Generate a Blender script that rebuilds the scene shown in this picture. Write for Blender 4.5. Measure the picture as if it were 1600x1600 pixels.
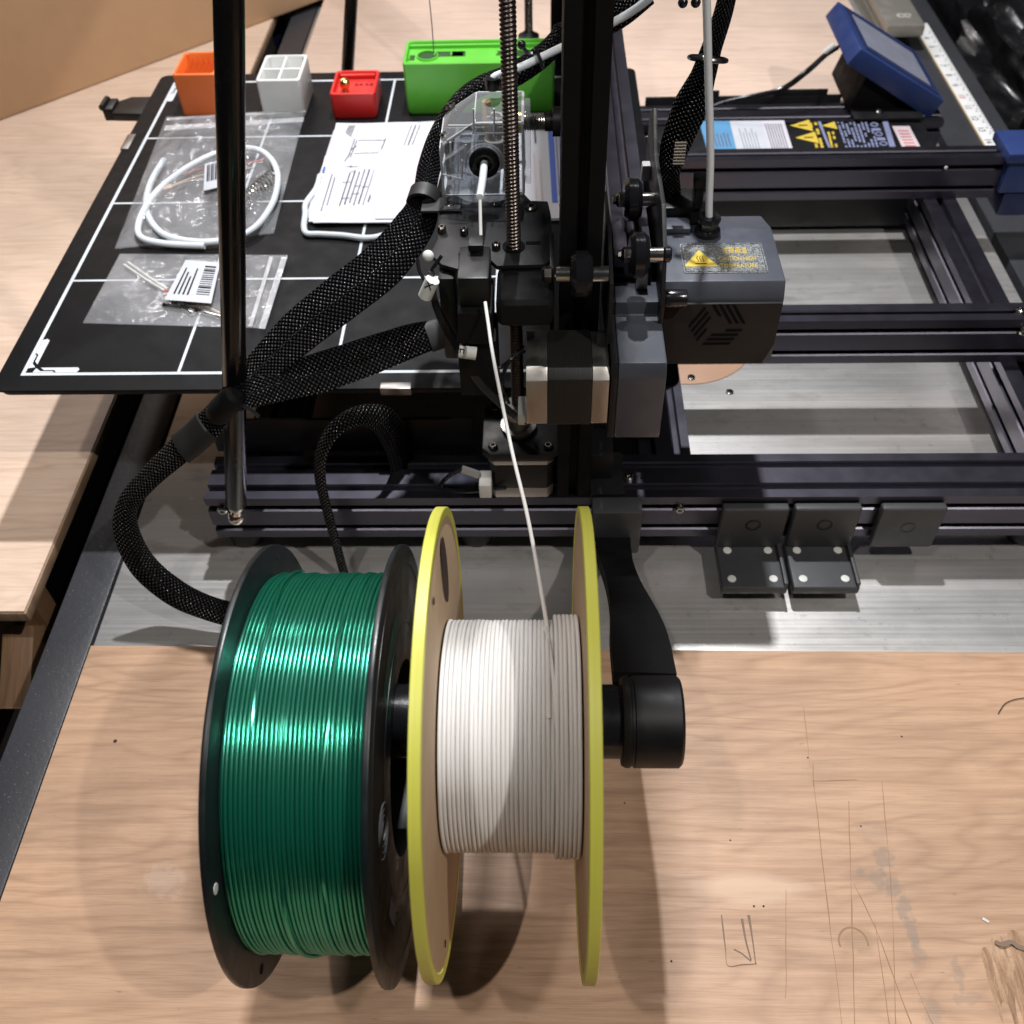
import bpy, bmesh, math, random
from mathutils import Vector, Matrix, noise as mnoise
random.seed(7)
for o in list(bpy.data.objects): bpy.data.objects.remove(o)
scene = bpy.context.scene
COL = scene.collection
R_ = math.radians

# ---------------------------------------------------------------- camera
FPX = 1544.34                       # focal length in pixels of the 1600 px photograph
PITCH, YAW, ROLL = 0.848675, -0.044230, 0.036216
CAM = Vector((0.346296, -0.500509, 0.427735))   # z = 0 is the top of the build plate
_f = Vector((math.sin(YAW)*math.cos(PITCH), math.cos(YAW)*math.cos(PITCH), -math.sin(PITCH)))
_r0 = Vector((math.cos(YAW), -math.sin(YAW), 0)); _d0 = _f.cross(_r0)
_r = _r0*math.cos(ROLL) + _d0*math.sin(ROLL); _d = -_r0*math.sin(ROLL) + _d0*math.cos(ROLL)
cd = bpy.data.cameras.new('camera'); cam = bpy.data.objects.new('camera', cd); COL.objects.link(cam)
cam.matrix_world = Matrix(((_r.x, -_d.x, -_f.x, CAM.x), (_r.y, -_d.y, -_f.y, CAM.y), (_r.z, -_d.z, -_f.z, CAM.z), (0, 0, 0, 1)))
cd.sensor_width = 36; cd.lens = FPX/1600*36; cd.clip_start = 0.01; cd.clip_end = 50
cd.dof.use_dof = True; cd.dof.focus_distance = 0.50; cd.dof.aperture_fstop = 15
scene.camera = cam

def W(u, v, z=None, y=None, x=None):
    """pixel of the photograph -> point on a known plane"""
    d = _r*((u-800)/FPX) + _d*((v-800)/FPX) + _f
    if z is not None: s = (z-CAM.z)/d.z
    elif y is not None: s = (y-CAM.y)/d.y
    else: s = (x-CAM.x)/d.x
    return CAM + d*s

# ---------------------------------------------------------------- world, lamps, exposure
wd = bpy.data.worlds.new('World'); scene.world = wd; wd.use_nodes = True
bg = wd.node_tree.nodes['Background']; bg.inputs[0].default_value = (0.80, 0.90, 1.0, 1); bg.inputs[1].default_value = 0.024
def lamp(name, loc, watt, size, col, aim=(0.35, 0, -0.1)):
    l = bpy.data.lights.new(name, 'AREA'); l.energy = watt; l.shape = 'RECTANGLE'; l.size = size[0]; l.size_y = size[1]; l.color = col
    o = bpy.data.objects.new(name, l); COL.objects.link(o); o.location = loc
    o.rotation_euler = (Vector(aim)-Vector(loc)).to_track_quat('-Z', 'Y').to_euler()
    return o
lamp('ceiling_lamp', (0.372, 0.40, 1.28), 23, (0.04, 0.03), (0.97, 0.98, 1.0))
lamp('ceiling_lamp', (1.06, -0.70, 1.38), 11.5, (0.03, 0.025), (1.0, 0.95, 0.89))
lamp('ceiling_lamp', (-0.05, -0.66, 1.50), 5.5, (0.05, 0.04), (1.0, 0.95, 0.90))
lamp('ceiling_lamp', (-0.45, 2.0, 1.9), 22, (0.9, 0.2), (1.0, 0.94, 0.92), (0.2, 0.7, -0.1))
scene.view_settings.view_transform = 'Standard'; scene.view_settings.look = 'None'
scene.view_settings.exposure = 0.0; scene.view_settings.gamma = 1.0
scene.render.engine = 'CYCLES'
scene.cycles.max_bounces = 10; scene.cycles.transmission_bounces = 10; scene.cycles.transparent_max_bounces = 16

# ---------------------------------------------------------------- materials
MATS = {}
def new_mat(name):
    m = bpy.data.materials.new(name); m.use_nodes = True; nt = m.node_tree
    return m, nt, nt.nodes['Principled BSDF']
def L(nt, a, b): nt.links.new(a, b)
def coords(nt, scale=(1, 1, 1), out='Object', rot=(0, 0, 0)):
    t = nt.nodes.new('ShaderNodeTexCoord'); mp = nt.nodes.new('ShaderNodeMapping'); mp.inputs['Scale'].default_value = scale
    mp.inputs['Rotation'].default_value = rot
    L(nt, t.outputs[out], mp.inputs[0]); return mp.outputs[0]
def noise(nt, vec, scale, detail=4, rough=.55, dist=0):
    n = nt.nodes.new('ShaderNodeTexNoise'); n.inputs['Scale'].default_value = scale; n.inputs['Detail'].default_value = detail
    n.inputs['Roughness'].default_value = rough; n.inputs['Distortion'].default_value = dist
    L(nt, vec, n.inputs['Vector']); return n.outputs['Fac']
def ramp(nt, fac, stops):
    r = nt.nodes.new('ShaderNodeValToRGB'); e = r.color_ramp.elements
    while len(e) < len(stops): e.new(.5)
    for i, (p, c) in enumerate(stops):
        e[i].position = p; e[i].color = (c, c, c, 1) if not isinstance(c, tuple) else (*c, 1)
    L(nt, fac, r.inputs[0]); return r.outputs[0]
def mixc(nt, fac, a, b, mode='MIX'):
    m = nt.nodes.new('ShaderNodeMix'); m.data_type = 'RGBA'; m.blend_type = mode
    for sock, v in ((m.inputs[0], fac), (m.inputs[6], a), (m.inputs[7], b)):
        if hasattr(v, 'links'): L(nt, v, sock)
        elif isinstance(v, tuple): sock.default_value = (*v, 1)
        else: sock.default_value = v
    return m.outputs[2]
def math_(nt, op, a, b=None):
    m = nt.nodes.new('ShaderNodeMath'); m.operation = op
    for i, v in enumerate((a, b)):
        if v is None: continue
        if hasattr(v, 'links'): L(nt, v, m.inputs[i])
        else: m.inputs[i].default_value = v
    return m.outputs[0]
def bump(nt, bs, h, strength=.3, dist=.001):
    b = nt.nodes.new('ShaderNodeBump'); b.inputs['Strength'].default_value = strength; b.inputs['Distance'].default_value = dist
    L(nt, h, b.inputs['Height']); L(nt, b.outputs[0], bs.inputs['Normal'])
def plain(name, col, rough=.5, metal=0, var=.12, bscale=900, bstr=.08, spec=None, coat=0, rvar=.12):
    m, nt, bs = new_mat(name); v = coords(nt)
    n1 = noise(nt, v, 35, 3); c = mixc(nt, n1, tuple(x*(1-var) for x in col), tuple(min(1, x*(1+var)) for x in col))
    L(nt, c, bs.inputs['Base Color'])
    n2 = noise(nt, v, 60, 5); L(nt, ramp(nt, n2, [(.3, max(.02, rough-rvar)), (.7, min(1, rough+rvar))]), bs.inputs['Roughness'])
    bs.inputs['Metallic'].default_value = metal
    if spec is not None: bs.inputs['Specular IOR Level'].default_value = spec
    bs.inputs['Coat Weight'].default_value = coat
    if bstr: bump(nt, bs, noise(nt, v, bscale, 2), bstr, .0004)
    MATS[name] = m; return m

def wood(name, light, dark, grain_axis='X', seed=0., figure=1.0, marks=None, blotch=(0.9, 1.05)):
    m, nt, bs = new_mat(name)
    sc = (1, 1, 1) if grain_axis == 'X' else (1, 1, 1)
    rot = (0, 0, 0) if grain_axis == 'X' else (0, 0, R_(90))
    v0 = coords(nt, sc, 'Object', rot)
    off = nt.nodes.new('ShaderNodeVectorMath'); off.operation = 'ADD'; off.inputs[1].default_value = (seed, seed*.7, 0); L(nt, v0, off.inputs[0]); v0 = off.outputs[0]
    def sv(s):
        k = nt.nodes.new('ShaderNodeVectorMath'); k.operation = 'MULTIPLY'; k.inputs[1].default_value = s; L(nt, v0, k.inputs[0]); return k.outputs[0]
    big = noise(nt, sv((1.8, 7.0, 1)), 1.0, 3, .5, .4)             # cathedral field: iso-lines of a stretched noise
    rings = math_(nt, 'PINGPONG', math_(nt, 'MULTIPLY', big, 30.0*figure), .5)
    fib = noise(nt, sv((7, 210, 1)), 1.0, 6, .68, .3)
    fine = noise(nt, sv((45, 1700, 1)), 1.0, 3, .6)
    mott = noise(nt, v0, 9, 3)
    g = ramp(nt, rings, [(.0, .15), (.25, .65), (1, 1.0)])
    base = mixc(nt, g, dark, light)
    base = mixc(nt, .5, base, mixc(nt, ramp(nt, fib, [(.30, 0.), (.62, 1.)]), tuple(x*.92 for x in dark), light))
    sepv = nt.nodes.new('ShaderNodeSeparateXYZ'); L(nt, v0, sepv.inputs[0])
    wob = noise(nt, sv((2.2, 9, 1)), 1.0, 4, .6)
    gl = math_(nt, 'PINGPONG', math_(nt, 'ADD', math_(nt, 'MULTIPLY', sepv.outputs[1], 95.), math_(nt, 'MULTIPLY', wob, 9.)), .5)
    base = mixc(nt, math_(nt, 'MULTIPLY', ramp(nt, gl, [(.0, .62), (.16, .0)]), ramp(nt, noise(nt, sv((6, 30, 1)), 1., 2), [(.35, .15), (.65, .8)])), base, tuple(x*.80 for x in dark))
    base = mixc(nt, ramp(nt, fine, [(.32, .28), (.5, 0.)]), base, tuple(x*.55 for x in dark))
    base = mixc(nt, 1.0, base, ramp(nt, mott, [(.3, blotch[0]), (.7, blotch[1])]), 'MULTIPLY')
    if marks:
        base = marks(nt, base)
    L(nt, base, bs.inputs['Base Color'])
    L(nt, ramp(nt, fib, [(.2, .62), (.8, .46)]), bs.inputs['Roughness'])
    bump(nt, bs, math_(nt, 'ADD', fib, fine), .22, .0006)
    MATS[name] = m; return m

def spot(nt, pos, rad, squash=(1, 1), nscale=60, namt=.35):
    """soft mask round a world point (x, y): 1 inside"""
    g = nt.nodes.new('ShaderNodeNewGeometry'); s = nt.nodes.new('ShaderNodeVectorMath'); s.operation = 'SUBTRACT'
    s.inputs[1].default_value = (pos[0], pos[1], 0); L(nt, g.outputs['Position'], s.inputs[0])
    k = nt.nodes.new('ShaderNodeVectorMath'); k.operation = 'MULTIPLY'; k.inputs[1].default_value = (1/squash[0], 1/squash[1], 0); L(nt, s.outputs[0], k.inputs[0])
    l = nt.nodes.new('ShaderNodeVectorMath'); l.operation = 'LENGTH'; L(nt, k.outputs[0], l.inputs[0])
    nn = noise(nt, g.outputs['Position'], nscale, 4)
    d = math_(nt, 'ADD', math_(nt, 'DIVIDE', l.outputs['Value'], rad), math_(nt, 'MULTIPLY', math_(nt, 'SUBTRACT', nn, .5), namt*2))
    return ramp(nt, d, [(.55, 1.), (1., 0.)])

ZB = -0.118
def near_marks(nt, base):
    def pt(u, v): p = W(u, v, z=ZB); return (p.x, p.y)
    gr = noise(nt, coords(nt, (10, 16, 1)), 1, 5, .65); base = mixc(nt, ramp(nt, gr, [(.50, 0.), (.72, .32)]), base, (.22, .15, .105))
    fl_ = noise(nt, coords(nt, (120, 500, 1)), 1, 2, .5); base = mixc(nt, ramp(nt, fl_, [(.72, 0.), (.78, .45)]), base, (.17, .10, .06))
    pale = spot(nt, pt(1175, 1388), .036, (1, .27), 40, .15)
    base = mixc(nt, math_(nt, 'MULTIPLY', pale, .55), base, (.66, .47, .33))
    for (u, v, r, sq, a) in ((1380, 1340, .006, (1, 1.4), .6), (1372, 1372, .006, (1, 1.2), .55), (1395, 1385, .006, (1, 1.3), .6), (1413, 1418, .005, (1, 1.6), .6), (1424, 1455, .005, (.8, 2), .65), (1434, 1488, .005, (.8, 1.8), .5),
                       (1497, 1520, .004, (.8, 2.2), .5), (1460, 1590, .006, (1, 1.8), .5), (1515, 1560, .006, (1.6, .7), .4), (1345, 1362, .003, (1, 1), .5), (1365, 1300, .009, (1.2, .8), .25)):
        base = mixc(nt, math_(nt, 'MULTIPLY', spot(nt, pt(u, v), r, sq, 220, 1.2), a*.75), base, (.22, .18, .15))
    base = mixc(nt, math_(nt, 'MULTIPLY', spot(nt, pt(255, 1375), .014, (1, .8), 160, 1.0), .14), base, (.75, .66, .58))
    base = mixc(nt, math_(nt, 'MULTIPLY', spot(nt, pt(1345, 1470), .010, (1, .9), 120, .5), .6), base, (.30, .19, .11))
    return base
wood('near_ply', (.60, .385, .250), (.37, .215, .130), 'X', 3.3, 1.0, near_marks, (.80, 1.08))
wood('far_ply', (.74, .57, .47), (.62, .45, .35), 'X', 8.1, .6)
wood('left_ply', (.74, .56, .44), (.60, .42, .30), 'X', 5.7, .9)
wood('ply_edge', (.40, .27, .17), (.20, .12, .07), 'Y', 1.7, 2.)
wood('rough_wood', (.34, .20, .11), (.18, .10, .05), 'Y', 2.2, 1.4)
def torn():
    m, nt, bs = new_mat('torn_wood'); v = coords(nt, (260, 40, 60), 'Object', (0, 0, R_(12))); f = noise(nt, v, 1., 6, .7, .5)
    L(nt, ramp(nt, f, [(.3, (.20, .115, .065)), (.5, (.42, .255, .155)), (.72, (.60, .41, .27))]), bs.inputs['Base Color']); bs.inputs['Roughness'].default_value = .75
    bump(nt, bs, f, .9, .003); MATS['torn_wood'] = m
torn()
def steel():
    m, nt, bs = new_mat('table_steel'); v = coords(nt)
    a = noise(nt, v, 5, 3, .5); b = noise(nt, v, 90, 6, .7); c = noise(nt, coords(nt, (2.5, 420, 1)), 1, 6, .7); st = noise(nt, coords(nt, (10, 26, 1)), 1, 5, .65); sc = noise(nt, coords(nt, (900, 14, 1), 'Object', (0, 0, R_(38))), 1, 2, .5)
    col = mixc(nt, c, (.54, .53, .52), (.78, .77, .76))
    col = mixc(nt, ramp(nt, a, [(.35, .0), (.7, .35)]), col, (.46, .40, .34))
    col = mixc(nt, ramp(nt, st, [(.56, 0.), (.70, .55)]), col, (.24, .22, .20))
    col = mixc(nt, ramp(nt, b, [(.60, 0.), (.75, .5)]), col, (.20, .18, .16))
    col = mixc(nt, ramp(nt, sc, [(.70, 0.), (.76, .45)]), col, (.80, .80, .80))
    L(nt, col, bs.inputs['Base Color']); bs.inputs['Metallic'].default_value = .72
    L(nt, ramp(nt, math_(nt, 'ADD', math_(nt, 'MULTIPLY', st, .5), math_(nt, 'MULTIPLY', c, .5)), [(.35, .30), (.65, .48)]), bs.inputs['Roughness']); bump(nt, bs, math_(nt, 'ADD', b, c), .12, .0005); MATS['table_steel'] = m
steel()
def rim_paint():
    m, nt, bs = new_mat('rim_paint'); v = coords(nt); a = noise(nt, v, 300, 3); s = noise(nt, v, 900, 2); big = noise(nt, v, 12, 4)
    c = mixc(nt, big, (.022, .023, .027), (.055, .056, .064)); c = mixc(nt, ramp(nt, s, [(.68, 0.), (.74, .5)]), c, (.3, .3, .32))
    L(nt, c, bs.inputs['Base Color']); bs.inputs['Roughness'].default_value = .42; bump(nt, bs, a, .35, .0006); MATS['rim_paint'] = m
rim_paint()
plain('floor_dark', (.030, .024, .020), .8)
plain('cardboard', (.50, .315, .18), .75, var=.06, bscale=400, bstr=.12)
plain('black_alu', (.105, .100, .125), .38, 1.0, var=.04, bscale=1500, bstr=.05, rvar=.03)
plain('post_black', (.004, .004, .005), .55, 0, spec=.15)
plain('black_matte', (.004, .004, .0045), .7, 0, spec=.18)
plain('clip_steel', (.26, .25, .24), .4, 1.0, bstr=0)
plain('acrylic_edge', (.62, .64, .66), .2, bstr=0)  # pale tone for painted edge light, shared by the moulded ribs
plain('black_plastic', (.006, .006, .007), .44, spec=.35)
plain('black_gloss', (.010, .010, .012), .22)
plain('black_rubber', (.014, .014, .014), .6)
plain('black_sheet', (.009, .009, .010), .46, 0, bscale=2500, bstr=.25, spec=.3)
plain('grey_housing', (.058, .064, .082), .45, .15, bscale=2600, bstr=.30)
plain('grey_bracket', (.034, .035, .038), .52, bscale=1800, bstr=.18)
plain('head_front', (.020, .018, .018), .55, bscale=2200, bstr=.12, spec=.2)
plain('chrome', (.62, .60, .56), .18, 1.0, bstr=0)
plain('silver', (.46, .44, .41), .40, 1.0, bscale=1200, bstr=.1)
plain('screw_steel', (.16, .15, .14), .28, 1.0, bstr=0)
plain('lead_steel', (.13, .11, .10), .30, .9, bscale=900, bstr=.1)
plain('brass', (.75, .50, .16), .28, 1.0, bstr=0)
plain('white_plastic', (.58, .58, .56), .45)
plain('tag_white', (.62, .62, .60), .6)
plain('ink', (.004, .004, .005), .8, bstr=0, spec=.1)
plain('ink_blue', (.06, .13, .55), .6, bstr=0)
plain('ink_red', (.50, .12, .12), .6, bstr=0)
plain('ink_grey', (.10, .10, .12), .7, bstr=0)
plain('ink_lav', (.20, .22, .36), .6, bstr=0)
plain('ink_yellow', (.58, .42, .05), .55, bstr=0)
plain('sticker_blue', (.10, .27, .48), .45, bstr=0)
plain('sticker_white', (.50, .52, .57), .45, bstr=0)
plain('label_pink', (.60, .50, .52), .5, bstr=0)
plain('paper', (.62, .62, .67), .7, var=.02, bscale=300, bstr=.05)
plain('paper2', (.54, .52, .58), .7, var=.04, bscale=300, bstr=.06)
plain('orange_print', (.80, .17, .03), .42, bscale=2500, bstr=.2)
plain('white_print', (.72, .73, .72), .40, bscale=2500, bstr=.2)
plain('red_print', (.62, .022, .018), .38, bscale=2500, bstr=.2)
plain('green_print', (.12, .50, .045), .38, bscale=2500, bstr=.2)
plain('blue_housing', (.022, .042, .145), .38, bscale=2200, bstr=.2)
plain('blue_dark', (.016, .024, .08), .45)
plain('lcd', (.26, .27, .34), .12, bstr=0)
plain('plate_black', (.008, .008, .009), .50, 0, var=.35, bscale=3000, bstr=.30, spec=.12)
plain('plate_line', (.62, .66, .70), .45, bstr=0)
plain('grey_metal_bar', (.30, .285, .25), .42, .5)
plain('tape_white', (.78, .78, .78), .45)
plain('tape_edge', (.62, .48, .28), .5)
def silk_green():
    m, nt, bs = new_mat('green_fil'); n = noise(nt, coords(nt), 30, 3)
    L(nt, mixc(nt, n, (.002, .074, .042), (.003, .092, .054)), bs.inputs['Base Color']); bs.inputs['Roughness'].default_value = .35
    gl = nt.nodes.new('ShaderNodeBsdfGlossy'); gl.inputs['Color'].default_value = (.10, .80, .56, 1); gl.inputs['Roughness'].default_value = .20
    mx = nt.nodes.new('ShaderNodeMixShader'); mx.inputs[0].default_value = .36; L(nt, bs.outputs[0], mx.inputs[1]); L(nt, gl.outputs[0], mx.inputs[2]); L(nt, mx.outputs[0], nt.nodes['Material Output'].inputs['Surface']); MATS['green_fil'] = m
silk_green()
plain('white_fil', (.80, .79, .78), .55, var=.03, bscale=3000, bstr=.15)
plain('spool_black', (.008, .011, .012), .36, bscale=2000, bstr=.08)
plain('spool_green_print', (.012, .10, .065), .5, bstr=0)
plain('spool_label', (.12, .12, .12), .5, bstr=0)
plain('rod_black', (.012, .011, .011), .20, .5, bstr=0)
plain('bag_black', (.006, .006, .007), .32, bstr=.0)
plain('insert_board', (.52, .30, .19), .5)
plain('pencil', (.20, .14, .10), .8, bstr=0)
plain('scratch', (.33, .185, .105), .9, bstr=0)
plain('pit', (.04, .02, .012), .9, bstr=0)
plain('spring_steel', (.45, .43, .40), .3, 1.0, bstr=0)
plain('wire_red', (.5, .06, .03), .5)
plain('wire_tan', (.55, .42, .32), .6)
def yellow_rim():
    m, nt, bs = new_mat('yellow_rim'); v = coords(nt, (600, 8, 8)); a = noise(nt, v, 1., 4, .6)
    L(nt, mixc(nt, a, (.50, .50, .055), (.66, .64, .12)), bs.inputs['Base Color']); bs.inputs['Roughness'].default_value = .42; bs.inputs['Specular IOR Level'].default_value = .6; bump(nt, bs, a, .1, .0003); MATS['yellow_rim'] = m
yellow_rim()
def kraft():
    m, nt, bs = new_mat('kraft'); v = coords(nt, (40, 40, 300)); a = noise(nt, v, 1., 5, .6); b = noise(nt, coords(nt), 40, 4)
    c = mixc(nt, a, (.40, .28, .17), (.52, .38, .25)); c = mixc(nt, ramp(nt, b, [(.4, 0.), (.8, .3)]), c, (.34, .24, .14))
    L(nt, c, bs.inputs['Base Color']); bs.inputs['Roughness'].default_value = .6; MATS['kraft'] = m
kraft()
def motor_lam():
    m, nt, bs = new_mat('laminate'); v = coords(nt, (1800, 1, 1)); a = noise(nt, v, 1., 2)
    L(nt, mixc(nt, a, (.010, .010, .010), (.024, .023, .022)), bs.inputs['Base Color']); bs.inputs['Roughness'].default_value = .5; bs.inputs['Metallic'].default_value = .4; bump(nt, bs, a, .5, .0004); MATS['laminate'] = m
motor_lam()
def braid(name, pitch):
    m, nt, bs = new_mat(name); t = nt.nodes.new('ShaderNodeTexCoord'); sp = nt.nodes.new('ShaderNodeSeparateXYZ'); L(nt, t.outputs['UV'], sp.inputs[0])
    k = 2*math.pi/pitch
    s1 = math_(nt, 'SINE', math_(nt, 'MULTIPLY', math_(nt, 'ADD', sp.outputs[0], sp.outputs[1]), k*.5))
    s2 = math_(nt, 'SINE', math_(nt, 'MULTIPLY', math_(nt, 'SUBTRACT', sp.outputs[0], sp.outputs[1]), k*.5))
    h = math_(nt, 'MULTIPLY', s1, s2)
    ah = math_(nt, 'ABSOLUTE', h)
    L(nt, mixc(nt, ramp(nt, ah, [(.3, 0.), (.8, 1.)]), (.002, .002, .0025), (.008, .008, .009)), bs.inputs['Base Color'])
    L(nt, ramp(nt, ah, [(.35, .75), (.85, .13)]), bs.inputs['Roughness']); L(nt, ramp(nt, ah, [(.45, .02), (.9, 1.0)]), bs.inputs['Specular IOR Level'])
    bump(nt, bs, ah, 1.0, .0012); MATS[name] = m
braid('braid', .0029)
def acrylic():
    m, nt, bs = new_mat('acrylic'); bs.inputs['Base Color'].default_value = (.82, .84, .88, 1); bs.inputs['Roughness'].default_value = .07; bs.inputs['Specular IOR Level'].default_value = .7
    n = noise(nt, coords(nt), 120, 3); bump(nt, bs, n, .12, .002)
    tr = nt.nodes.new('ShaderNodeBsdfTransparent'); tr.inputs[0].default_value = (.93, .94, .96, 1); lw = nt.nodes.new('ShaderNodeLayerWeight'); lw.inputs[0].default_value = .35
    mx = nt.nodes.new('ShaderNodeMixShader'); L(nt, ramp(nt, lw.outputs['Facing'], [(.0, .09), (.6, .17), (1., .80)]), mx.inputs[0]); L(nt, tr.outputs[0], mx.inputs[1]); L(nt, bs.outputs[0], mx.inputs[2]); L(nt, mx.outputs[0], nt.nodes['Material Output'].inputs['Surface']); MATS['acrylic'] = m
acrylic()
def ptfe():
    m, nt, bs = new_mat('ptfe'); bs.inputs['Base Color'].default_value = (.70, .74, .78, 1); bs.inputs['Roughness'].default_value = .28
    bs.inputs['Subsurface Weight'].default_value = .35; bs.inputs['Subsurface Radius'].default_value = (.002, .002, .002); bs.inputs['Subsurface Scale'].default_value = 1; MATS['ptfe'] = m
ptfe()
def polybag():
    m, nt, bs = new_mat('polybag'); v = coords(nt); n1 = noise(nt, v, 16, 2, .5, .8); n2 = noise(nt, v, 55, 2, .5, 1.)
    tr = nt.nodes.new('ShaderNodeBsdfTransparent'); tr.inputs[0].default_value = (.97, .97, .98, 1)
    bs.inputs['Base Color'].default_value = (.80, .81, .84, 1); bs.inputs['Roughness'].default_value = .10; bs.inputs['Specular IOR Level'].default_value = 1.0; bs.inputs['Coat Weight'].default_value = 1.0; bs.inputs['Coat Roughness'].default_value = .06
    bump(nt, bs, math_(nt, 'ADD', n1, math_(nt, 'MULTIPLY', n2, .4)), 1.0, .007)
    mx = nt.nodes.new('ShaderNodeMixShader'); L(nt, ramp(nt, n1, [(.35, .12), (.75, .26)]), mx.inputs[0]); L(nt, tr.outputs[0], mx.inputs[1]); L(nt, bs.outputs[0], mx.inputs[2])
    L(nt, mx.outputs[0], nt.nodes['Material Output'].inputs['Surface']); MATS['polybag'] = m
    m2 = m.copy(); m2.name = 'bag_seal'; MATS['bag_seal'] = m2
    r = [n for n in m2.node_tree.nodes if n.bl_idname == 'ShaderNodeValToRGB'][0]
    r.color_ramp.elements[0].color = (.40,)*3+(1,); r.color_ramp.elements[1].color = (.55,)*3+(1,)
polybag()
def sticker_dark():
    m, nt, bs = new_mat('sticker_dark'); v = coords(nt); n = noise(nt, v, 1600, 2, .6)
    L(nt, ramp(nt, n, [(.42, (.03, .035, .045)), (.60, (.30, .31, .31))]), bs.inputs['Base Color']); bs.inputs['Roughness'].default_value = .4; MATS['sticker_dark'] = m
sticker_dark()

# ---------------------------------------------------------------- builders
WL = {}                                    # object -> world position of its origin
class MB:
    def __init__(s): s.bm = bmesh.new(); s.uv = s.bm.loops.layers.uv.new('UVMap')
    def add(s, verts, faces, uvs=None):
        vs = [s.bm.verts.new(v) for v in verts]
        for i, f in enumerate(faces):
            try: fc = s.bm.faces.new([vs[j] for j in f])
            except ValueError: continue
            if uvs:
                for lp, k in zip(fc.loops, uvs[i]): lp[s.uv].uv = k
        return s
    def merge(s, tmp):
        me = bpy.data.meshes.new('tmp'); tmp.to_mesh(me); tmp.free(); s.bm.from_mesh(me); bpy.data.meshes.remove(me); return s
    def box(s, a, b, bev=0., seg=2, rot=None, piv=None, taper=None):
        t = bmesh.new(); lo = Vector([min(a[i], b[i]) for i in range(3)]); hi = Vector([max(a[i], b[i]) for i in range(3)])
        bmesh.ops.create_cube(t, size=1); c = (lo+hi)/2; sz = hi-lo
        for v in t.verts:
            k = 1.0
            if taper and v.co.z < 0: k = taper
            v.co = Vector((v.co.x*sz.x*k, v.co.y*sz.y*k, v.co.z*sz.z)) + c
        if bev: bmesh.ops.bevel(t, geom=list(t.edges), offset=bev, segments=seg, profile=.6, affect='EDGES')
        if rot is not None:
            p = Vector(piv) if piv is not None else c
            for v in t.verts: v.co = rot @ (v.co-p) + p
        return s.merge(t)
    def cyl(s, p0, p1, r0, r1=None, n=24, caps=True, bev=0.):
        p0 = Vector(p0); p1 = Vector(p1); r1 = r0 if r1 is None else r1; d = p1-p0; l = d.length; d.normalize()
        prof = [(0, r0), (l, r1)] if not bev else [(0, r0-bev), (bev*.3, r0-bev*.3), (bev, r0), (l-bev, r1), (l-bev*.3, r1-bev*.3), (l, r1-bev)]
        return s.lathe(prof, p0, d, n, caps)
    def lathe(s, prof, o, axis, n=32, caps=True):
        o = Vector(o); a = Vector(axis).normalized(); e = a.orthogonal().normalized(); g = a.cross(e); V = []; F = []
        for (h, r) in prof:
            for i in range(n):
                t = 2*math.pi*i/n; V.append(o+a*h+(e*math.cos(t)+g*math.sin(t))*r)
        for k in range(len(prof)-1):
            for i in range(n): F.append((k*n+i, k*n+(i+1) % n, (k+1)*n+(i+1) % n, (k+1)*n+i))
        if caps: F.append(tuple(range(n))[::-1]); F.append(tuple((len(prof)-1)*n+i for i in range(n)))
        return s.add(V, F)
    def tube(s, pts, r, n=10, caps=True):
        return s.sweep(pts, [(math.cos(2*math.pi*i/n)*r, math.sin(2*math.pi*i/n)*r) for i in range(n)], caps=caps)
    def sweep(s, pts, sec, up=None, caps=True, scale=None):
        """sweep a closed 2-D section (a along up, b along side) down a polyline; uv in metres"""
        pts = [Vector(p) for p in pts]; n = len(sec); V = []; F = []; U = []; per = [0.]
        for i in range(n): per.append(per[-1]+math.dist(sec[i], sec[(i+1) % n]))
        prev = None; L_ = [0.]
        for i in range(1, len(pts)): L_.append(L_[-1]+(pts[i]-pts[i-1]).length)
        for i, p in enumerate(pts):
            t = (pts[min(i+1, len(pts)-1)]-pts[max(i-1, 0)]).normalized()
            if up is not None:
                u = Vector(up[i] if isinstance(up, list) else up); u = (u-t*u.dot(t)).normalized()
            elif prev is None: u = t.orthogonal().normalized()
            else: u = (prev-t*prev.dot(t)).normalized()
            prev = u; b = t.cross(u); k = scale[i] if scale else (1, 1)
            for (x, y) in sec: V.append(p+u*x*k[0]+b*y*k[1])
        for k in range(len(pts)-1):
            for i in range(n):
                j = (i+1) % n; F.append((k*n+i, k*n+j, (k+1)*n+j, (k+1)*n+i)); U.append(((L_[k], per[i]), (L_[k], per[i+1]), (L_[k+1], per[i+1]), (L_[k+1], per[i])))
        if caps:
            F.append(tuple(range(n))[::-1]); U.append([(0, 0)]*n); F.append(tuple((len(pts)-1)*n+i for i in range(n))); U.append([(0, 0)]*n)
        return s.add(V, F, U)
    def prism(s, poly, o, ex, ey, ez, depth, bev=0.):
        """polygon in the (ex, ey) plane at o, extruded depth along ez"""
        o = Vector(o); ex = Vector(ex); ey = Vector(ey); ez = Vector(ez); n = len(poly); t = bmesh.new()
        a = [t.verts.new(o+ex*x+ey*y) for x, y in poly]; b = [t.verts.new(o+ex*x+ey*y+ez*depth) for x, y in poly]
        t.faces.new(a[::-1]); t.faces.new(b)
        for i in range(n): t.faces.new((a[i], a[(i+1) % n], b[(i+1) % n], b[i]))
        bmesh.ops.recalc_face_normals(t, faces=t.faces)
        if bev: bmesh.ops.bevel(t, geom=[e for e in t.edges], offset=bev, segments=2, profile=.6, affect='EDGES')
        return s.merge(t)
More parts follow.
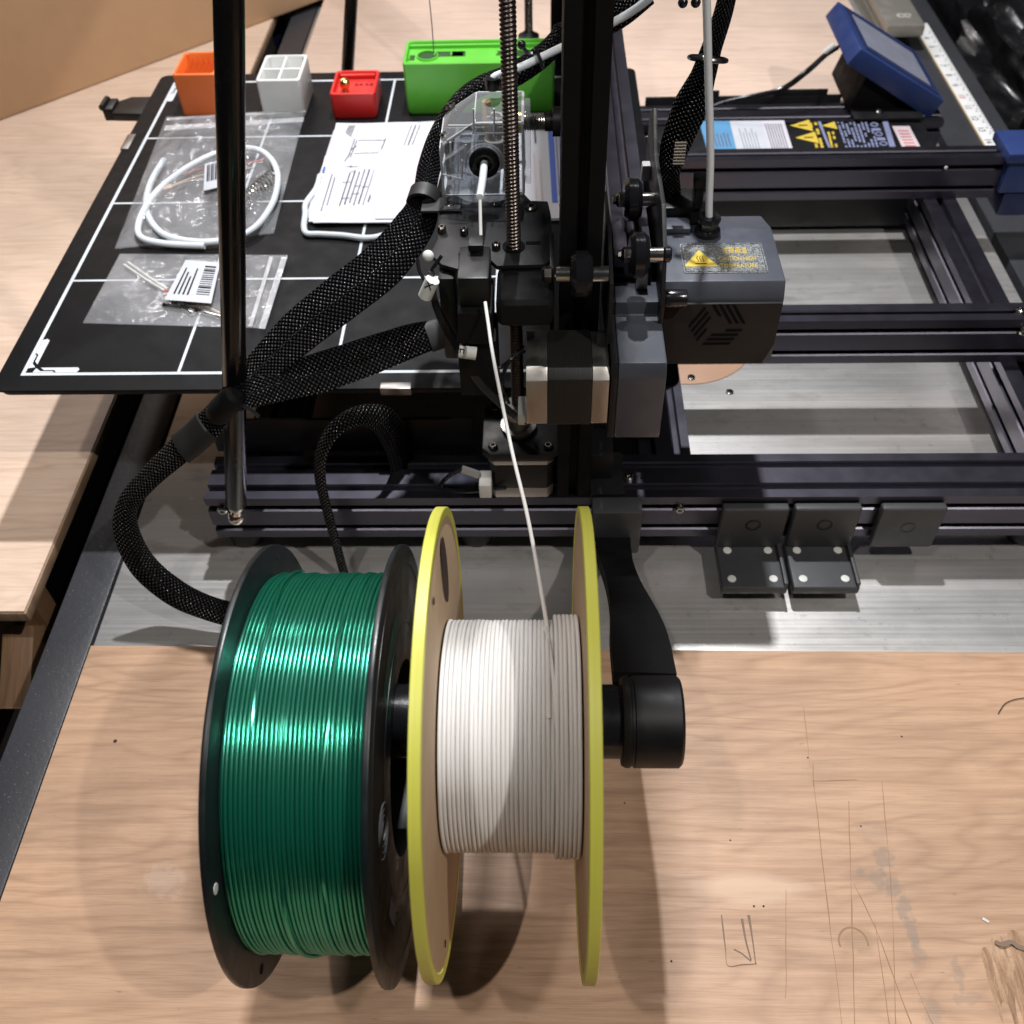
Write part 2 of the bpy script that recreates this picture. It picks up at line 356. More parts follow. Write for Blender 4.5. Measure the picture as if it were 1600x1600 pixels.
    def torus(s, o, axis, R, r, n=96, m=8, jit=0., seed=0):
        o = Vector(o); a = Vector(axis).normalized(); e = a.orthogonal().normalized(); g = a.cross(e); V = []; F = []
        for i in range(n):
            t = 2*math.pi*i/n; d = e*math.cos(t)+g*math.sin(t)
            dx = jit*math.sin(t*2+seed)*.6 + jit*math.sin(t*5+seed*2.3)*.4
            for j in range(m):
                p = 2*math.pi*j/m; V.append(o+d*(R+r*math.cos(p))+a*(r*math.sin(p)+dx))
        for i in range(n):
            for j in range(m): F.append((i*m+j, ((i+1) % n)*m+j, ((i+1) % n)*m+(j+1) % m, i*m+(j+1) % m))
        return s.add(V, F)
    def sphere(s, c, r, seg=20):
        t = bmesh.new(); bmesh.ops.create_uvsphere(t, u_segments=seg, v_segments=seg//2, radius=r)
        for v in t.verts: v.co += Vector(c)
        return s.merge(t)
    def obj(s, name, mat, parent=None, ang=35, smooth=True, label=None, norm=True):
        bm = s.bm
        if norm: bmesh.ops.recalc_face_normals(bm, faces=bm.faces)
        lo = Vector([min(v.co[i] for v in bm.verts) for i in range(3)]); hi = Vector([max(v.co[i] for v in bm.verts) for i in range(3)])
        c = Vector(((lo.x+hi.x)/2, (lo.y+hi.y)/2, lo.z))
        for v in bm.verts: v.co -= c
        me = bpy.data.meshes.new(name); bm.to_mesh(me); bm.free()
        mats = mat if isinstance(mat, (list, tuple)) else [mat]
        for k in mats: me.materials.append(MATS[k])
        if smooth:
            me.polygons.foreach_set('use_smooth', [True]*len(me.polygons)); me.set_sharp_from_angle(angle=R_(ang))
        o = bpy.data.objects.new(name, me); COL.objects.link(o); WL[o.name] = c
        if parent is not None: o.parent = parent; o.location = c-WL[parent.name]
        else: o.location = c
        if label: o['label'] = label
        return o
def tag(o, label, cat, group=None):
    o['label'] = label; o['category'] = cat
    if group: o['group'] = group
    return o
def struct(o): o['kind'] = 'structure'; return o
def thing(name, loc, label, cat, group=None):
    o = bpy.data.objects.new(name, None); COL.objects.link(o); o.location = loc; o.empty_display_size = .02; WL[o.name] = Vector(loc); return tag(o, label, cat, group)
def dup(src, world, parent, label=None):
    o = src.copy(); COL.objects.link(o); o.parent = parent; WL[o.name] = Vector(world); o.location = Vector(world)-(WL[parent.name] if parent else Vector())
    if 'label' in o.keys() and not label: del o['label']
    if label: o['label'] = label
    return o
def spline(pts, n=8):
    pts = [Vector(p) for p in pts]; out = []
    for i in range(len(pts)-1):
        p0 = pts[max(i-1, 0)]; p1 = pts[i]; p2 = pts[i+1]; p3 = pts[min(i+2, len(pts)-1)]
        for k in range(n):
            t = k/n; out.append(.5*((2*p1)+(p2-p0)*t+(2*p0-5*p1+4*p2-p3)*t*t+(3*p1-p0-3*p2+p3)*t**3))
    out.append(pts[-1]); return out
def oval(w, t, n=16): return [(math.cos(2*math.pi*i/n)*t/2, math.sin(2*math.pi*i/n)*w/2) for i in range(n)]
def text(s, size, o, ex, ey, mat, parent, name='lettering', thick=.00008, fit=None):
    cu = bpy.data.curves.new('t', 'FONT'); cu.body = s; cu.size = size; cu.extrude = thick; cu.align_x = 'LEFT'; cu.resolution_u = 3
    to = bpy.data.objects.new('t', cu); COL.objects.link(to); bpy.context.view_layer.update()
    me = bpy.data.meshes.new_from_object(to.evaluated_get(bpy.context.evaluated_depsgraph_get())); bpy.data.objects.remove(to)
    ex = Vector(ex).normalized(); ey = Vector(ey).normalized(); ez = ex.cross(ey); o = Vector(o); mb = MB(); kx = 1.0
    if fit: kx = fit/max(v.co.x for v in me.vertices)
    mb.add([o+ex*v.co.x*kx+ey*v.co.y+ez*v.co.z for v in me.vertices], [tuple(p.vertices) for p in me.polygons]); bpy.data.meshes.remove(me)
    return mb.obj(name, mat, parent, smooth=False)
def slot_poly(w, h, nw, nh, sw=.006, sd=.0055):
    """aluminium extrusion section with T-slot notches; w x h, nw slots on the w sides, nh on the h sides"""
    P = []
    def side(a, b, n):
        a = Vector((*a, 0)); b = Vector((*b, 0)); d = (b-a).normalized(); l = (b-a).length; inn = Vector((-d.y, d.x, 0)); P.append(a)
        for k in range(n):
            c = l*(k+.5)/n
            P.extend([a+d*(c-sw/2), a+d*(c-sw/2+.0008)+inn*.0012, a+d*(c-sw/2+.0008)+inn*sd, a+d*(c+sw/2-.0008)+inn*sd, a+d*(c+sw/2-.0008)+inn*.0012, a+d*(c+sw/2)])
    side((-w/2, -h/2), (w/2, -h/2), nw); side((w/2, -h/2), (w/2, h/2), nh); side((w/2, h/2), (-w/2, h/2), nw); side((-w/2, h/2), (-w/2, -h/2), nh)
    return [(p.x, p.y) for p in P]
X_, Y_, Z_ = Vector((1, 0, 0)), Vector((0, 1, 0)), Vector((0, 0, 1))
# ================================================================ the setting
ZT = -0.122                                # top of the steel table
fl = struct(MB().box((-3, -3, -.92), (3, 4, -.90)).obj('floor', 'floor_dark'))
tb = struct(MB().box((.046, -.75, ZT-.03), (.777, 1.9, ZT), .0008).obj('table_top', 'table_steel'))
struct(MB().box((.014, -.75, ZT-.06), (.0445, 1.9, ZT+.0015), .0015).obj('table_rim', 'rim_paint'))
struct(MB().box((-.10, -.75, -.92), (-.03, 1.9, -.30), .002).box((.10, -.6, -.92), (.70, 1.6, -.20), .002).obj('table_cabinet', 'floor_dark'))
# round insert let into the table, with its screw and a bolt hole
mb = MB(); c0 = (.4700, .1830)
mb.cyl((c0[0], c0[1], ZT-.004), (c0[0], c0[1], ZT+.0008), 0.0595, n=64, bev=.0006).obj('round_insert', 'insert_board', tb)
for p in (W(1080, 590, z=ZT+.001), W(1140, 613, z=ZT)):
    MB().cyl((p.x, p.y, p.z-.002), (p.x, p.y, p.z+.0012), .0032, n=18, bev=.0006).obj('countersunk_screw', 'screw_steel', tb)

# plywood sheet lying on the near half of the table
nb = thing('plywood_board', (.4, -.44, ZT), 'scratched plywood board under the two filament spools', 'board')
mb = MB(); mb.prism([(.0465, -.80), (.95, -.80), (.95, -.1445), (.0465, -.1375)], (0, 0, ZT+.0002), X_, Y_, Z_, ZB-ZT-.0002, .0005); mb.obj('board_panel', 'near_ply', nb)
def mark(px, w=.00035, mat='pencil', name='pencil_line', z=ZB+.0002):
    pts = spline([W(u, v, z=z) for u, v in px], 8); pts = [p+Vector((.00035*mnoise.noise(p*90), .00035*mnoise.noise(p*90+Vector((7, 0, 0))), 0)) for p in pts]
    kk = [(1, max(.12, .7+1.1*mnoise.noise(p*55))) for p in pts]
    return MB().sweep(pts, [(.00006, -w), (.00006, w), (-.00006, w), (-.00006, -w)], up=Z_, scale=kk).obj(name, mat, nb, smooth=False)
mark([(1127, 1429), (1133, 1475), (1137, 1508), (1160, 1507), (1183, 1506)]); mark([(1160, 1436), (1166, 1470), (1174, 1500)], .0006); mark([(1170, 1430), (1176, 1468), (1181, 1506)], .0005)
mark([(1147, 1483), (1160, 1490), (1174, 1502)], .0004)
for px, w in (([(1271, 1218), (1290, 1390), (1304, 1500), (1315, 1600)], .00022), ([(1326, 1252), (1331, 1420), (1335, 1600)], .0003), ([(1334, 1380), (1368, 1450), (1398, 1530), (1424, 1600)], .0003), ([(1378, 1220), (1393, 1400), (1400, 1600)], .00018),
              ([(1270, 1192), (1271, 1228)], .0003), ([(1268, 1220), (1340, 1219)], .0002), ([(1367, 1440), (1380, 1530), (1390, 1600)], .0002), ([(1422, 1520), (1450, 1585), (1458, 1600)], .00025), ([(1228, 1390), (1228, 1560)], .00016), ([(1256, 1105), (1266, 1200)], .00016)):
    mark(px, w, 'scratch', 'scratch_line', ZB+.00012)
for u, v, r in ((1178, 1416, .0006), (1193, 1416, .0006), (1049, 1502, .0006), (1345, 1291, .0005), (1141, 1313, .0005), (976, 1255, .0005), (1262, 1184, .0005), (180, 1158, .0012), (1409, 1151, .0006), (1060, 1070, .0005)):
    p = W(u, v, z=ZB); MB().cyl((p.x, p.y, ZB-.0015), (p.x, p.y, ZB+.00015), r, n=10).obj('nail_hole', 'pit', nb)
p = W(1333, 1470, z=ZB); mb = MB()          # half-round dent cut by a drill
mb.sweep([(p.x+.0075*math.cos(t), p.y-.001+.0078*math.sin(t), ZB) for t in [R_(k) for k in range(-12, 200, 8)]], [(.00012, -.0005), (.00012, .0005), (-.0004, 0)], up=Z_).obj('drill_dent', 'scratch', nb)
p = W(1585, 1545, z=ZB); mb = MB()          # broken-out knot at the right edge: splinters standing in a hollow
random.seed(3)
pc = W(1592, 1538, z=ZB)
V = []; nn = 30
for i in range(nn+1):
    for j in range(nn+1):
        a = (i/nn-.5)*.058; b = (j/nn-.5)*.070; r = math.hypot((a-.004)/.0250, (b+.002)/.030)
        h = mnoise.noise(Vector((a*330, b*28, 2)))*.0013 + mnoise.noise(Vector((a*900, b*80, 5)))*.0006
        k = max(0, min(1, (1.02-r+mnoise.noise(Vector((a*60, b*60, 0)))*.25)*4))
        V.append((pc.x+a, pc.y+b, ZB-.0006+k*(.0008+h*.8)))
mb.add(V, [(i*(nn+1)+j, i*(nn+1)+j+1, (i+1)*(nn+1)+j+1, (i+1)*(nn+1)+j) for i in range(nn) for j in range(nn)]).obj('broken_knot', 'torn_wood', nb, ang=60)
mb = MB(); mb.sweep(spline([W(u, v, z=ZB+.0012) for u, v in ((1555, 1472), (1566, 1476), (1580, 1472), (1592, 1480), (1612, 1484))], 4), [(.0004, -.0012), (.0004, .0012), (-.001, 0)], up=Z_).obj('split_crack', 'pencil', nb)
p = W(1540, 1438, z=ZB); MB().box((p.x-.0018, p.y-.0008, ZB), (p.x+.0018, p.y+.0008, ZB+.0005), .0004, rot=Matrix.Rotation(R_(-35), 3, 'Z')).obj('paint_chip', 'white_plastic', nb)
mb = MB(); mb.tube(spline([W(u, v, z=ZB+.0008) for u, v in ((1560, 1115), (1570, 1100), (1585, 1093), (1604, 1090))], 5), .00025, 6); tag(mb.obj('thread', 'ink'), 'thin dark curved fibre at the right edge of the plywood', 'thread')

# plywood behind the printer, on the same table
fb = thing('plywood_board', (.42, 1.2, ZT), 'pale plywood board lying behind the printer', 'board')
MB().prism([(.056, .485), (.745, .485), (.752, .50), (.745, 1.85), (.056, 1.85)], (0, 0, ZT+.0002), X_, Y_, Z_, .012, .001).obj('board_panel', 'far_ply', fb)
# plywood extension on the left, a little higher than the table
lb = thing('plywood_board', (-.35, .9, -.124), 'plywood board left of the black table edge, its near corner cut square', 'board')
pr = W(183, 608, z=-.112); pn = W(40, 955, z=-.112)
MB().box((-.75, pn.y, -.1235), (pr.x, 1.9, -.112), .0008).obj('board_panel', 'left_ply', lb)
mb = MB().box((-.75, pn.y-.0008, -.1225), (pr.x+.0008, 1.9, -.114), .0003).obj('plywood_edge', 'ply_edge', lb)
MB().box((-.012, -.05, -.27), (.006, 1.9, -.20), .001).obj('support_rail', 'rough_wood', lb)
MB().box((-.75, -.085, -.21), (-.02, -.065, -.125), .001).obj('cross_batten', 'rough_wood', lb)
MB().box((-.045, -.12, -.265), (-.022, -.06, -.165), .001, rot=Matrix.Rotation(R_(35), 3, 'X')).obj('diagonal_brace', 'rough_wood', lb)

# cardboard box standing at the upper left
b0 = W(-60, 212, z=-.1118); b1 = W(505, 0, z=-.1118)
d = (b1-b0).normalized(); nrm = Vector((-d.y, d.x, 0))
cb = thing('cardboard_box', b0, 'large plain brown cardboard box at the upper left', 'box')
mb = MB()
for k in range(1):
    mb.box((0, 0, 0), (.62, .35, .42), .004, rot=None)
for v in mb.bm.verts: v.co = b0 - d*.05 + d*v.co.x + nrm*v.co.y + Z_*(v.co.z+.0)
mb.obj('box_body', 'cardboard', cb)
mb = MB().box((0, .172, .4202), (.62, .178, .4212));
for v in mb.bm.verts: v.co = b0 - d*.05 + d*v.co.x + nrm*v.co.y + Z_*v.co.z
mb.obj('flap_joint', 'rough_wood', cb)
# dark blue rag in the gap beside the rim
mb = MB(); pts = spline([W(u, v, z=-.17) for u, v in ((437, 25), (440, 45), (443, 62), (452, 78))], 5)
mb.sweep(pts, oval(.030, .012, 10), up=Z_); o = mb.obj('rag', 'blue_dark'); tag(o, 'dark blue cloth in the gap beside the black table edge', 'cloth')

# fence rail with its scale tape along the right edge of the table
rl = thing('fence_rail', (.815, .6, ZT-.05), 'black fence rail with a white inch scale on the right', 'rail')
MB().box((.786, -.70, ZT-.05), (.862, 1.9, ZT-.0008), .0015).obj('rail_bar', 'rim_paint', rl)
tp = MB().box((.8250, .18, ZT-.0006), (.8430, .815, ZT+.0006), .0002).obj('scale_tape', 'tape_white', rl)
MB().box((.8242, .18, ZT-.0007), (.8254, .815, ZT+.0008)).obj('tape_edge', 'tape_edge', tp)
for k, n in enumerate(range(4, 24)):
    y = .772-k*.0254
    if y < .2: break
    text(str(n), .0105, (.8275, y+.002, ZT+.0007), -Y_, X_, 'ink_red' if n == 10 else 'ink', tp, 'numeral')
mb = MB()
for k in range(int(.62/.0254*4)):
    y = .79-k*.0254/4; l = .0050 if k % 4 == 0 else .0028
    mb.box((.8428-l, y-.0003, ZT+.0006), (.8428, y+.0003, ZT+.0008))
mb.obj('scale_ticks', 'ink_grey', tp, smooth=False)
mb = MB()
for k in range(int(.62/.0254*2)):
    y = .785-k*.0127; mb.box((.8372, y-.0012, ZT+.0006), (.8386, y+.0012, ZT+.0008))
mb.obj('small_figures', 'ink_grey', tp, smooth=False)
fa = thing('fence_clamp', (.80, .9, ZT), 'olive grey metal fence clamp at the top right', 'clamp')
a0 = W(1392, 40, z=-.09); a1 = W(1446, 36, z=-.09)
MB().box((a0.x-.004, a0.y, -.105), (a1.x, 1.6, -.09), .004).obj('clamp_cover', 'grey_metal_bar', fa)
MB().box((a0.x-.004, a0.y+.01, ZT+.0008), (a0.x+.006, 1.6, -.105), .001).obj('clamp_side', 'grey_metal_bar', fa)
p = W(1413, 24, z=-.0898)
mb = MB()
for s in (-1, 1):
    mb.sweep(spline([p+Vector((s*.004+.004*math.cos(t), .004*math.sin(t)*1.1, 0)) for t in [k*.55 for k in range(11)]], 2), [(.0001, -.0009), (.0001, .0009), (-.0001, .0009), (-.0001, -.0009)], up=Z_)
mb.obj('white_emblem', 'white_plastic', fa, smooth=False)

# crumpled black plastic bag to the right of the rail
random.seed(11)
def crumple(name, cx, cy, z0, rx, ry, h, seed, label):
    mb = MB(); nu, nv = 90, 60; V = []; F = []
    for j in range(nv+1):
        ph = j/nv*math.pi*.5
        for i in range(nu):
            t = 2*math.pi*i/nu; d = Vector((math.cos(t)*math.cos(ph), math.sin(t)*math.cos(ph), math.sin(ph)))
            q = d*2.1+Vector((seed, 0, 0)); k = 1+.22*mnoise.noise(q)-.26*abs(mnoise.noise(q*2.1))-.12*abs(mnoise.noise(q*5))-.05*abs(mnoise.noise(q*11))
            V.append((cx+d.x*rx*k, cy+d.y*ry*k, z0+d.z*h*k))
    for j in range(nv):
        for i in range(nu): F.append((j*nu+i, j*nu+(i+1) % nu, (j+1)*nu+(i+1) % nu, (j+1)*nu+i))
    mb.add(V, F); o = mb.obj(name, 'bag_black', ang=50); return tag(o, label, 'bag')
crumple('plastic_bag', 1.09, .86, -.30, .20, .46, .26, 1.3, 'crumpled glossy black plastic bag at the upper right')
struct(MB().box((.87, -.7, -.42), (1.7, 2.2, -.30), .003).obj('side_shelf', 'floor_dark'))

# ================================================================ build plate and what lies on it
bp = thing('build_plate', (.21, .21, -.004), 'black spring steel build plate with white grid lines', 'build plate')
m = .0165
def rr(x0, y0, x1, y1, r, n=6):
    P = []
    for cx, cy, a in ((x1-r, y0+r, -90), (x1-r, y1-r, 0), (x0+r, y1-r, 90), (x0+r, y0+r, 180)):
        for k in range(n+1): t = R_(a+90*k/n); P.append((cx+r*math.cos(t), cy+r*math.sin(t)))
    return P
MB().prism(rr(-m, -m, .42+m, .42+m, .008), (0, 0, -.0016), X_, Y_, Z_, .0016, .0002).obj('plate_sheet', 'plate_black', bp)
def line(a, b, w=.0011, name='grid_line', z=.00005):
    a = Vector((*a, 0)); b = Vector((*b, 0)); d = (b-a).normalized(); s = Vector((-d.y, d.x, 0))*w
    return MB().add([a-s+Z_*z, b-s+Z_*z, b+s+Z_*z, a+s+Z_*z], [(0, 1, 2, 3)]).obj(name, 'plate_line', bp, smooth=False)
for k in range(5):
    w = .0013 if k in (0, 4) else .0010
    line((-.0013, k*.105), (.4213, k*.105), w); line((k*.105, 0), (k*.105, .42), w, z=.00009)
def corner(fx, fy):
    def T(p): return (p[0] if fx > 0 else .42-p[0], p[1] if fy > 0 else .42-p[1])
    for poly in ([(.0015, .036), (.0015, .022), (.004, .020), (.004, .013), (.0065, .010), (.0065, .0355), (.0045, .037)],
                 [(.0015, .021), (.0015, .006), (.006, .007), (.0028, .011), (.0028, .019)],
                 [(.036, .0015), (.022, .0015), (.020, .004), (.013, .004), (.010, .0065), (.0355, .0065), (.037, .0045)],
                 [(.021, .0015), (.006, .0015), (.007, .006), (.011, .0028), (.019, .0028)]):
        MB().add([(*T(p), .00013) for p in poly], [tuple(range(len(poly)))]).obj('corner_mark', 'plate_line', bp, smooth=False)
corner(1, 1); corner(1, -1)
for (a, b) in (((W(596, 592, z=0).x, -m-.0012, 0), (W(644, 592, z=0).x, -m+.0052, 0)), ((-m-.0012, .296, 0), (-m+.006, .322, 0))):
    MB().box((a[0], a[1], -.0052), (b[0], b[1], .0008), .0005).obj('edge_clip', 'clip_steel', bp)

def tray(name, nl, nr, tn, tf, mat, label, flare=1.0, wall=.0022, floor=.5, cells=None):
    a = W(*nl, z=0); b = W(*nr, z=0); t = W(*tn, y=a.y); f = W(*tf, z=t.z); x0, x1, y0, y1, h = a.x, b.x, a.y, f.y, t.z
    o = thing(name, ((x0+x1)/2, (y0+y1)/2, 0), label, 'storage box'); mb = MB()
    ch = .003
    def ring(x0, y0, x1, y1, z): return [(px, py, z) for px, py in rr(x0, y0, x1, y1, ch, 3)]
    n = 16; z0 = .0002; k = h*(1-floor)
    L4 = [ring(x0+.0015, y0+.0015, x1-.0015, y1-.0015, z0), ring(x0, y0, x1, y1, z0+.003), ring(x0, y0, x1, y1, h-.0007), ring(x0+.0006, y0+.0006, x1-.0006, y1-.0006, h),
          ring(x0+wall, y0+wall, x1-wall, y1-wall, h), ring(x0+wall+.0006, y0+wall+.0006, x1-wall-.0006, y1-wall-.0006, h-.001), ring(x0+wall+.0006, y0+wall+.0006, x1-wall-.0006, y1-wall-.0006, k)]
    V = [p for r_ in L4 for p in r_]; F = []
    for i in range(len(L4)-1):
        for j in range(n): F.append((i*n+j, i*n+(j+1) % n, (i+1)*n+(j+1) % n, (i+1)*n+j))
    F.append(tuple(range(n))[::-1]); F.append(tuple((len(L4)-1)*n+j for j in range(n)))
    mb.add(V, F); mb.obj('box_body', mat, o); return o, (x0, y0, x1, y1, h, k)
o, (x0, y0, x1, y1, h, k) = tray('orange_box', (287, 184), (352, 184), (264, 117), (283, 81), 'orange_print', 'orange printed box with slanted ribs on the build plate', floor=.45)
for i in range(6):
    xx = x0+.006+i*(x1-x0-.010)/6
    MB().prism([(0, 0), (.0016, 0), (.0016, .014), (0, .010)], (xx, y1-.0035, k), X_, Z_, -Y_, (y1-y0)*(.50+.07*i), .0003).obj('rib', 'orange_print', o)
o, (x0, y0, x1, y1, h, k) = tray('white_box', (412, 186), (479, 184), (392, 126), (405, 86), 'white_print', 'white printed box split into four compartments', floor=.62)
MB().box(((x0+x1)/2-.0011, y0+.002, k), ((x0+x1)/2+.0011, y1-.002, h-.0008), .0004).obj('divider', 'white_print', o)
MB().box((x0+.002, (y0+y1)/2-.0010, k), (x1-.002, (y0+y1)/2+.0012, h-.0012), .0004).obj('divider', 'white_print', o)
o, (x0, y0, x1, y1, h, k) = tray('red_box', (521, 187), (590, 187), (512, 147), (524, 110), 'red_print', 'small red printed box holding a brass nozzle', floor=.22)
MB().box((x0+.004, y1-.0065, h-.0045), (x1-.004, y1-.0028, h-.0015), .0005).obj('inner_lip', 'red_print', o)
for j, s in enumerate(('0.4', '0.8')):
    text(s, .0058, (x0+.0185+j*.0095, y0+.0255, k+.0002), X_, Y_, 'ink', o, 'size_mark')
nz = thing('brass_nozzle', (x0+.0115, y0+.016, k), 'shiny brass nozzle in the red box', 'nozzle')
MB().lathe([(0, .0032), (.004, .0032), (.0042, .0026), (.006, .0026), (.0062, .0044), (.0100, .0044), (.0116, .0030), (.0122, .0012)], (x0+.0115, y0+.016, k+.0001), Vector((.1, -.25, 1)), 16).obj('nozzle_body', 'brass', nz, ang=30)
o, (x0, y0, x1, y1, h, k) = tray('green_box', (637, 180), (866, 174), (622, 100), (626, 63), 'green_print', 'long bright green printed tool box on the build plate', floor=.10)
plain('green_hole_shade', (.010, .06, .004), .6)  # darker green paints the shade inside holes that are modelled flat
for (fx, fy, w_, d_, kind) in ((.035, .45, .004, .010, 0), (.085, .5, .017, .017, 1), (.205, .62, .026, .010, 0), (.315, .62, .010, .010, 0), (.62, .62, .006, .009, 0), (.70, .6, .018, .012, 0), (.86, .5, .010, .016, 0)):
    cx = x0+fx*(x1-x0)+w_/2; cy = y0+.004+fy*(y1-y0-.008)
    if kind: MB().cyl((cx, cy, k-.001), (cx, cy, k+.0003), w_/2, n=28).obj('tool_hole', 'green_hole_shade', o); MB().lathe([(0, w_/2+.0012), (.0016, w_/2+.0010), (.0016, w_/2), (0, w_/2)], (cx, cy, k), Z_, 28, False).obj('hole_collar', 'green_print', o)
    else:
        MB().box((cx-w_/2, cy-d_/2, k-.001), (cx+w_/2, cy+d_/2, k+.0003), .0003).obj('tool_slot', 'green_hole_shade', o)
        MB().box((cx-w_/2-.0014, cy-d_/2, k), (cx-w_/2-.0002, cy+d_/2, k+.0018), .0003).obj('slot_edge', 'green_print', o)
MB().box((x0+.050, y0+.0045, k), (x1-.004, y0+.0075, k+.0028), .0006).obj('inner_rib', 'green_print', o)
MB().box((x0+.003, y1-.0075, k), (x1-.003, y1-.0045, k+.0030), .0006).obj('inner_rib', 'green_print', o)

# ---- zip bags
def poly_sheet(px, n, zf, z=0.0, uvrot=0):
    """quad given by 4 pixels on the plate, filled with an n x n grid, height zf(u, v)"""
    c = [W(u, v, z=z) for u, v in px]; V = []
    for i in range(n+1):
        for j in range(n+1):
            u, v = i/n, j/n; p = (c[0]*(1-u)+c[1]*u)*(1-v)+(c[3]*(1-u)+c[2]*u)*v
            V.append(Vector((p.x, p.y, z+zf(u, v))))
    F = [(i*(n+1)+j, (i+1)*(n+1)+j, (i+1)*(n+1)+j+1, i*(n+1)+j+1) for i in range(n) for j in range(n)]
    return V, F, c
def bagh(seed, amp, base):
    def f(u, v):
        e = min(1, 7*min(u, 1-u, v, 1-v)+.06)
        return .0009+e*base+e*amp*(mnoise.noise(Vector((u*4+seed, v*4, 0)))*.6+abs(mnoise.noise(Vector((u*9, v*7+seed, 3))))*.5+.25*mnoise.noise(Vector((u*22, v*18, seed))))
    return f
def spiral_ring(cx, cy, rx, ry, a0, a1, z, n=60, rot=0, dz=0):
    P = []
    for k in range(n+1):
        t = R_(a0+(a1-a0)*k/n); x = rx*math.cos(t); y = ry*math.sin(t); P.append((cx+x*math.cos(rot)-y*math.sin(rot), cy+x*math.sin(rot)+y*math.cos(rot), z+dz*k/n))
    return P
b1 = thing('zip_bag', (.1, .2, 0), 'large clear zip bag holding a coiled white tube and a spring', 'bag')
q1 = [(180, 390), (428, 366), (478, 172), (260, 184)]
V, F, c = poly_sheet(q1, 44, bagh(2.2, .010, .008)); MB().add(V, F).obj('bag_film', 'polybag', b1, ang=70, norm=False)
V, F, c = poly_sheet(q1, 20, lambda u, v: .0004); MB().add(V, F).obj('bag_back', 'polybag', b1, ang=70, norm=False)
def band(px, z0, z1, parent, name='zip_seal'):
    a = [W(u, v, z=z0) for u, v in px]; MB().add([p for p in a], [tuple(range(len(a)))]).obj(name, 'bag_seal', parent, smooth=False, norm=False)
band([(256, 204), (474, 190), (475, 183), (258, 196)], .0095, 0, b1); band([(260, 188), (477, 175), (478, 171), (261, 184)], .006, 0, b1)
cen = W(330, 300, z=.005)
tb1 = spline([W(u, v, z=zz) for u, v, zz in ((256, 250, .006), (236, 285, .006), (228, 320, .006), (240, 352, .006), (270, 372, .006), (330, 378, .005), (390, 362, .006), (425, 320, .007), (434, 275, .008), (420, 245, .009), (392, 232, .009), (345, 238, .009), (300, 258, .008), (255, 290, .008), (230, 320, .009), (216, 352, .008), (222, 372, .006), (260, 381, .004), (320, 384, .004))], 6)
MB().tube(tb1, .0026, 12).obj('white_tube', 'ptfe', b1)
sp0 = W(372, 322, z=.007); sp1 = W(428, 275, z=.007); dd = sp1-sp0; P = []
for k in range(0, 12*16+1):
    t = k/(12*16); a = t*12*2*math.pi; u_ = dd.normalized(); e_ = u_.cross(Z_).normalized(); P.append(sp0+dd*t+e_*.0062*math.cos(a)+Z_*.0055*math.sin(a))
MB().tube(P, .0006, 6).obj('coil_spring', 'spring_steel', b1)
for pxs, mt in (([(258, 285), (300, 268), (330, 262), (372, 258), (425, 246)], 'wire_red'), ([(262, 292), (310, 275), (345, 270), (395, 262)], 'wire_tan'), ([(258, 297), (290, 284), (330, 280)], 'wire_tan')):
    MB().tube(spline([W(u, v, z=.006) for u, v in pxs], 6), .0007, 6).obj('wire', mt, b1)
a = W(262, 295, z=.006); MB().box((a.x-.004, a.y-.003, .004), (a.x+.004, a.y+.003, .008), .0006, rot=Matrix.Rotation(R_(25), 3, 'Z')).obj('wire_plug', 'wire_tan', b1)
def label_card(px, z, parent, bars, mat='sticker_white'):
    c = [W(u, v, z=z) for u, v in px]; ez = Z_; o = MB().add(c, [(0, 1, 2, 3)]).obj('paper_label', mat, parent, smooth=False)
    def P(u, v): return (c[0]*(1-u)+c[1]*u)*(1-v)+(c[3]*(1-u)+c[2]*u)*v+Z_*.00012
    mb = MB()
    for (u0, u1, v0, v1) in bars: mb.add([P(u0, v0), P(u1, v0), P(u1, v1), P(u0, v1)], [(0, 1, 2, 3)])
    mb.obj('print_bars', 'ink', o, smooth=False); return o
random.seed(5)
def barcode(u0, u1, v0, v1, n=13, across=True):
    out = []; x = 0
    for k in range(n):
        w = random.choice((.35, .5, .75)); a = k/n; b = (k+w)/n
        out.append((u0+(u1-u0)*a, u0+(u1-u0)*b, v0, v1) if across else (u0, u1, v0+(v1-v0)*a, v0+(v1-v0)*b))
    return out
label_card([(318, 298), (352, 290), (352, 248), (320, 256)], .0125, b1, barcode(.12, .9, .3, .92, 8))
b2 = thing('zip_bag', (.09, .1, 0), 'small clear zip bag with a barcode label and screws', 'bag')
q2 = [(130, 506), (415, 514), (450, 400), (188, 398)]
V, F, c = poly_sheet(q2, 36, bagh(7.7, .0035, .0028)); MB().add(V, F).obj('bag_film', 'polybag', b2, ang=70, norm=False)
V, F, c = poly_sheet(q2, 12, lambda u, v: .0004); MB().add(V, F).obj('bag_back', 'polybag', b2, ang=70, norm=False)
band([(388, 510), (394, 510), (427, 401), (421, 401)], .0052, 0, b2); band([(404, 513), (414, 514), (449, 402), (440, 401)], .0045, 0, b2)
label_card([(257, 468), (330, 474), (344, 410), (290, 406)], .0085, b2, barcode(.62, .92, .18, .9, 14, False)+[(.12+.1*k, .16+.1*k, .15, .8-.1*(k % 3)) for k in range(4)])
for pxs, r_, mt in (([(194, 414), (228, 437), (258, 455)], .0011, 'white_plastic'), ([(200, 410), (232, 433), (262, 452)], .0011, 'white_plastic'), ([(258, 455), (262, 458)], .0016, 'wire_red'), ([(300, 472), (320, 478), (344, 490)], .0011, 'wire_tan'), ([(296, 472), (306, 475)], .0016, 'wire_red')):
    MB().tube([W(u, v, z=.003) for u, v in pxs], r_, 8).obj('sensor_lead', mt, b2)
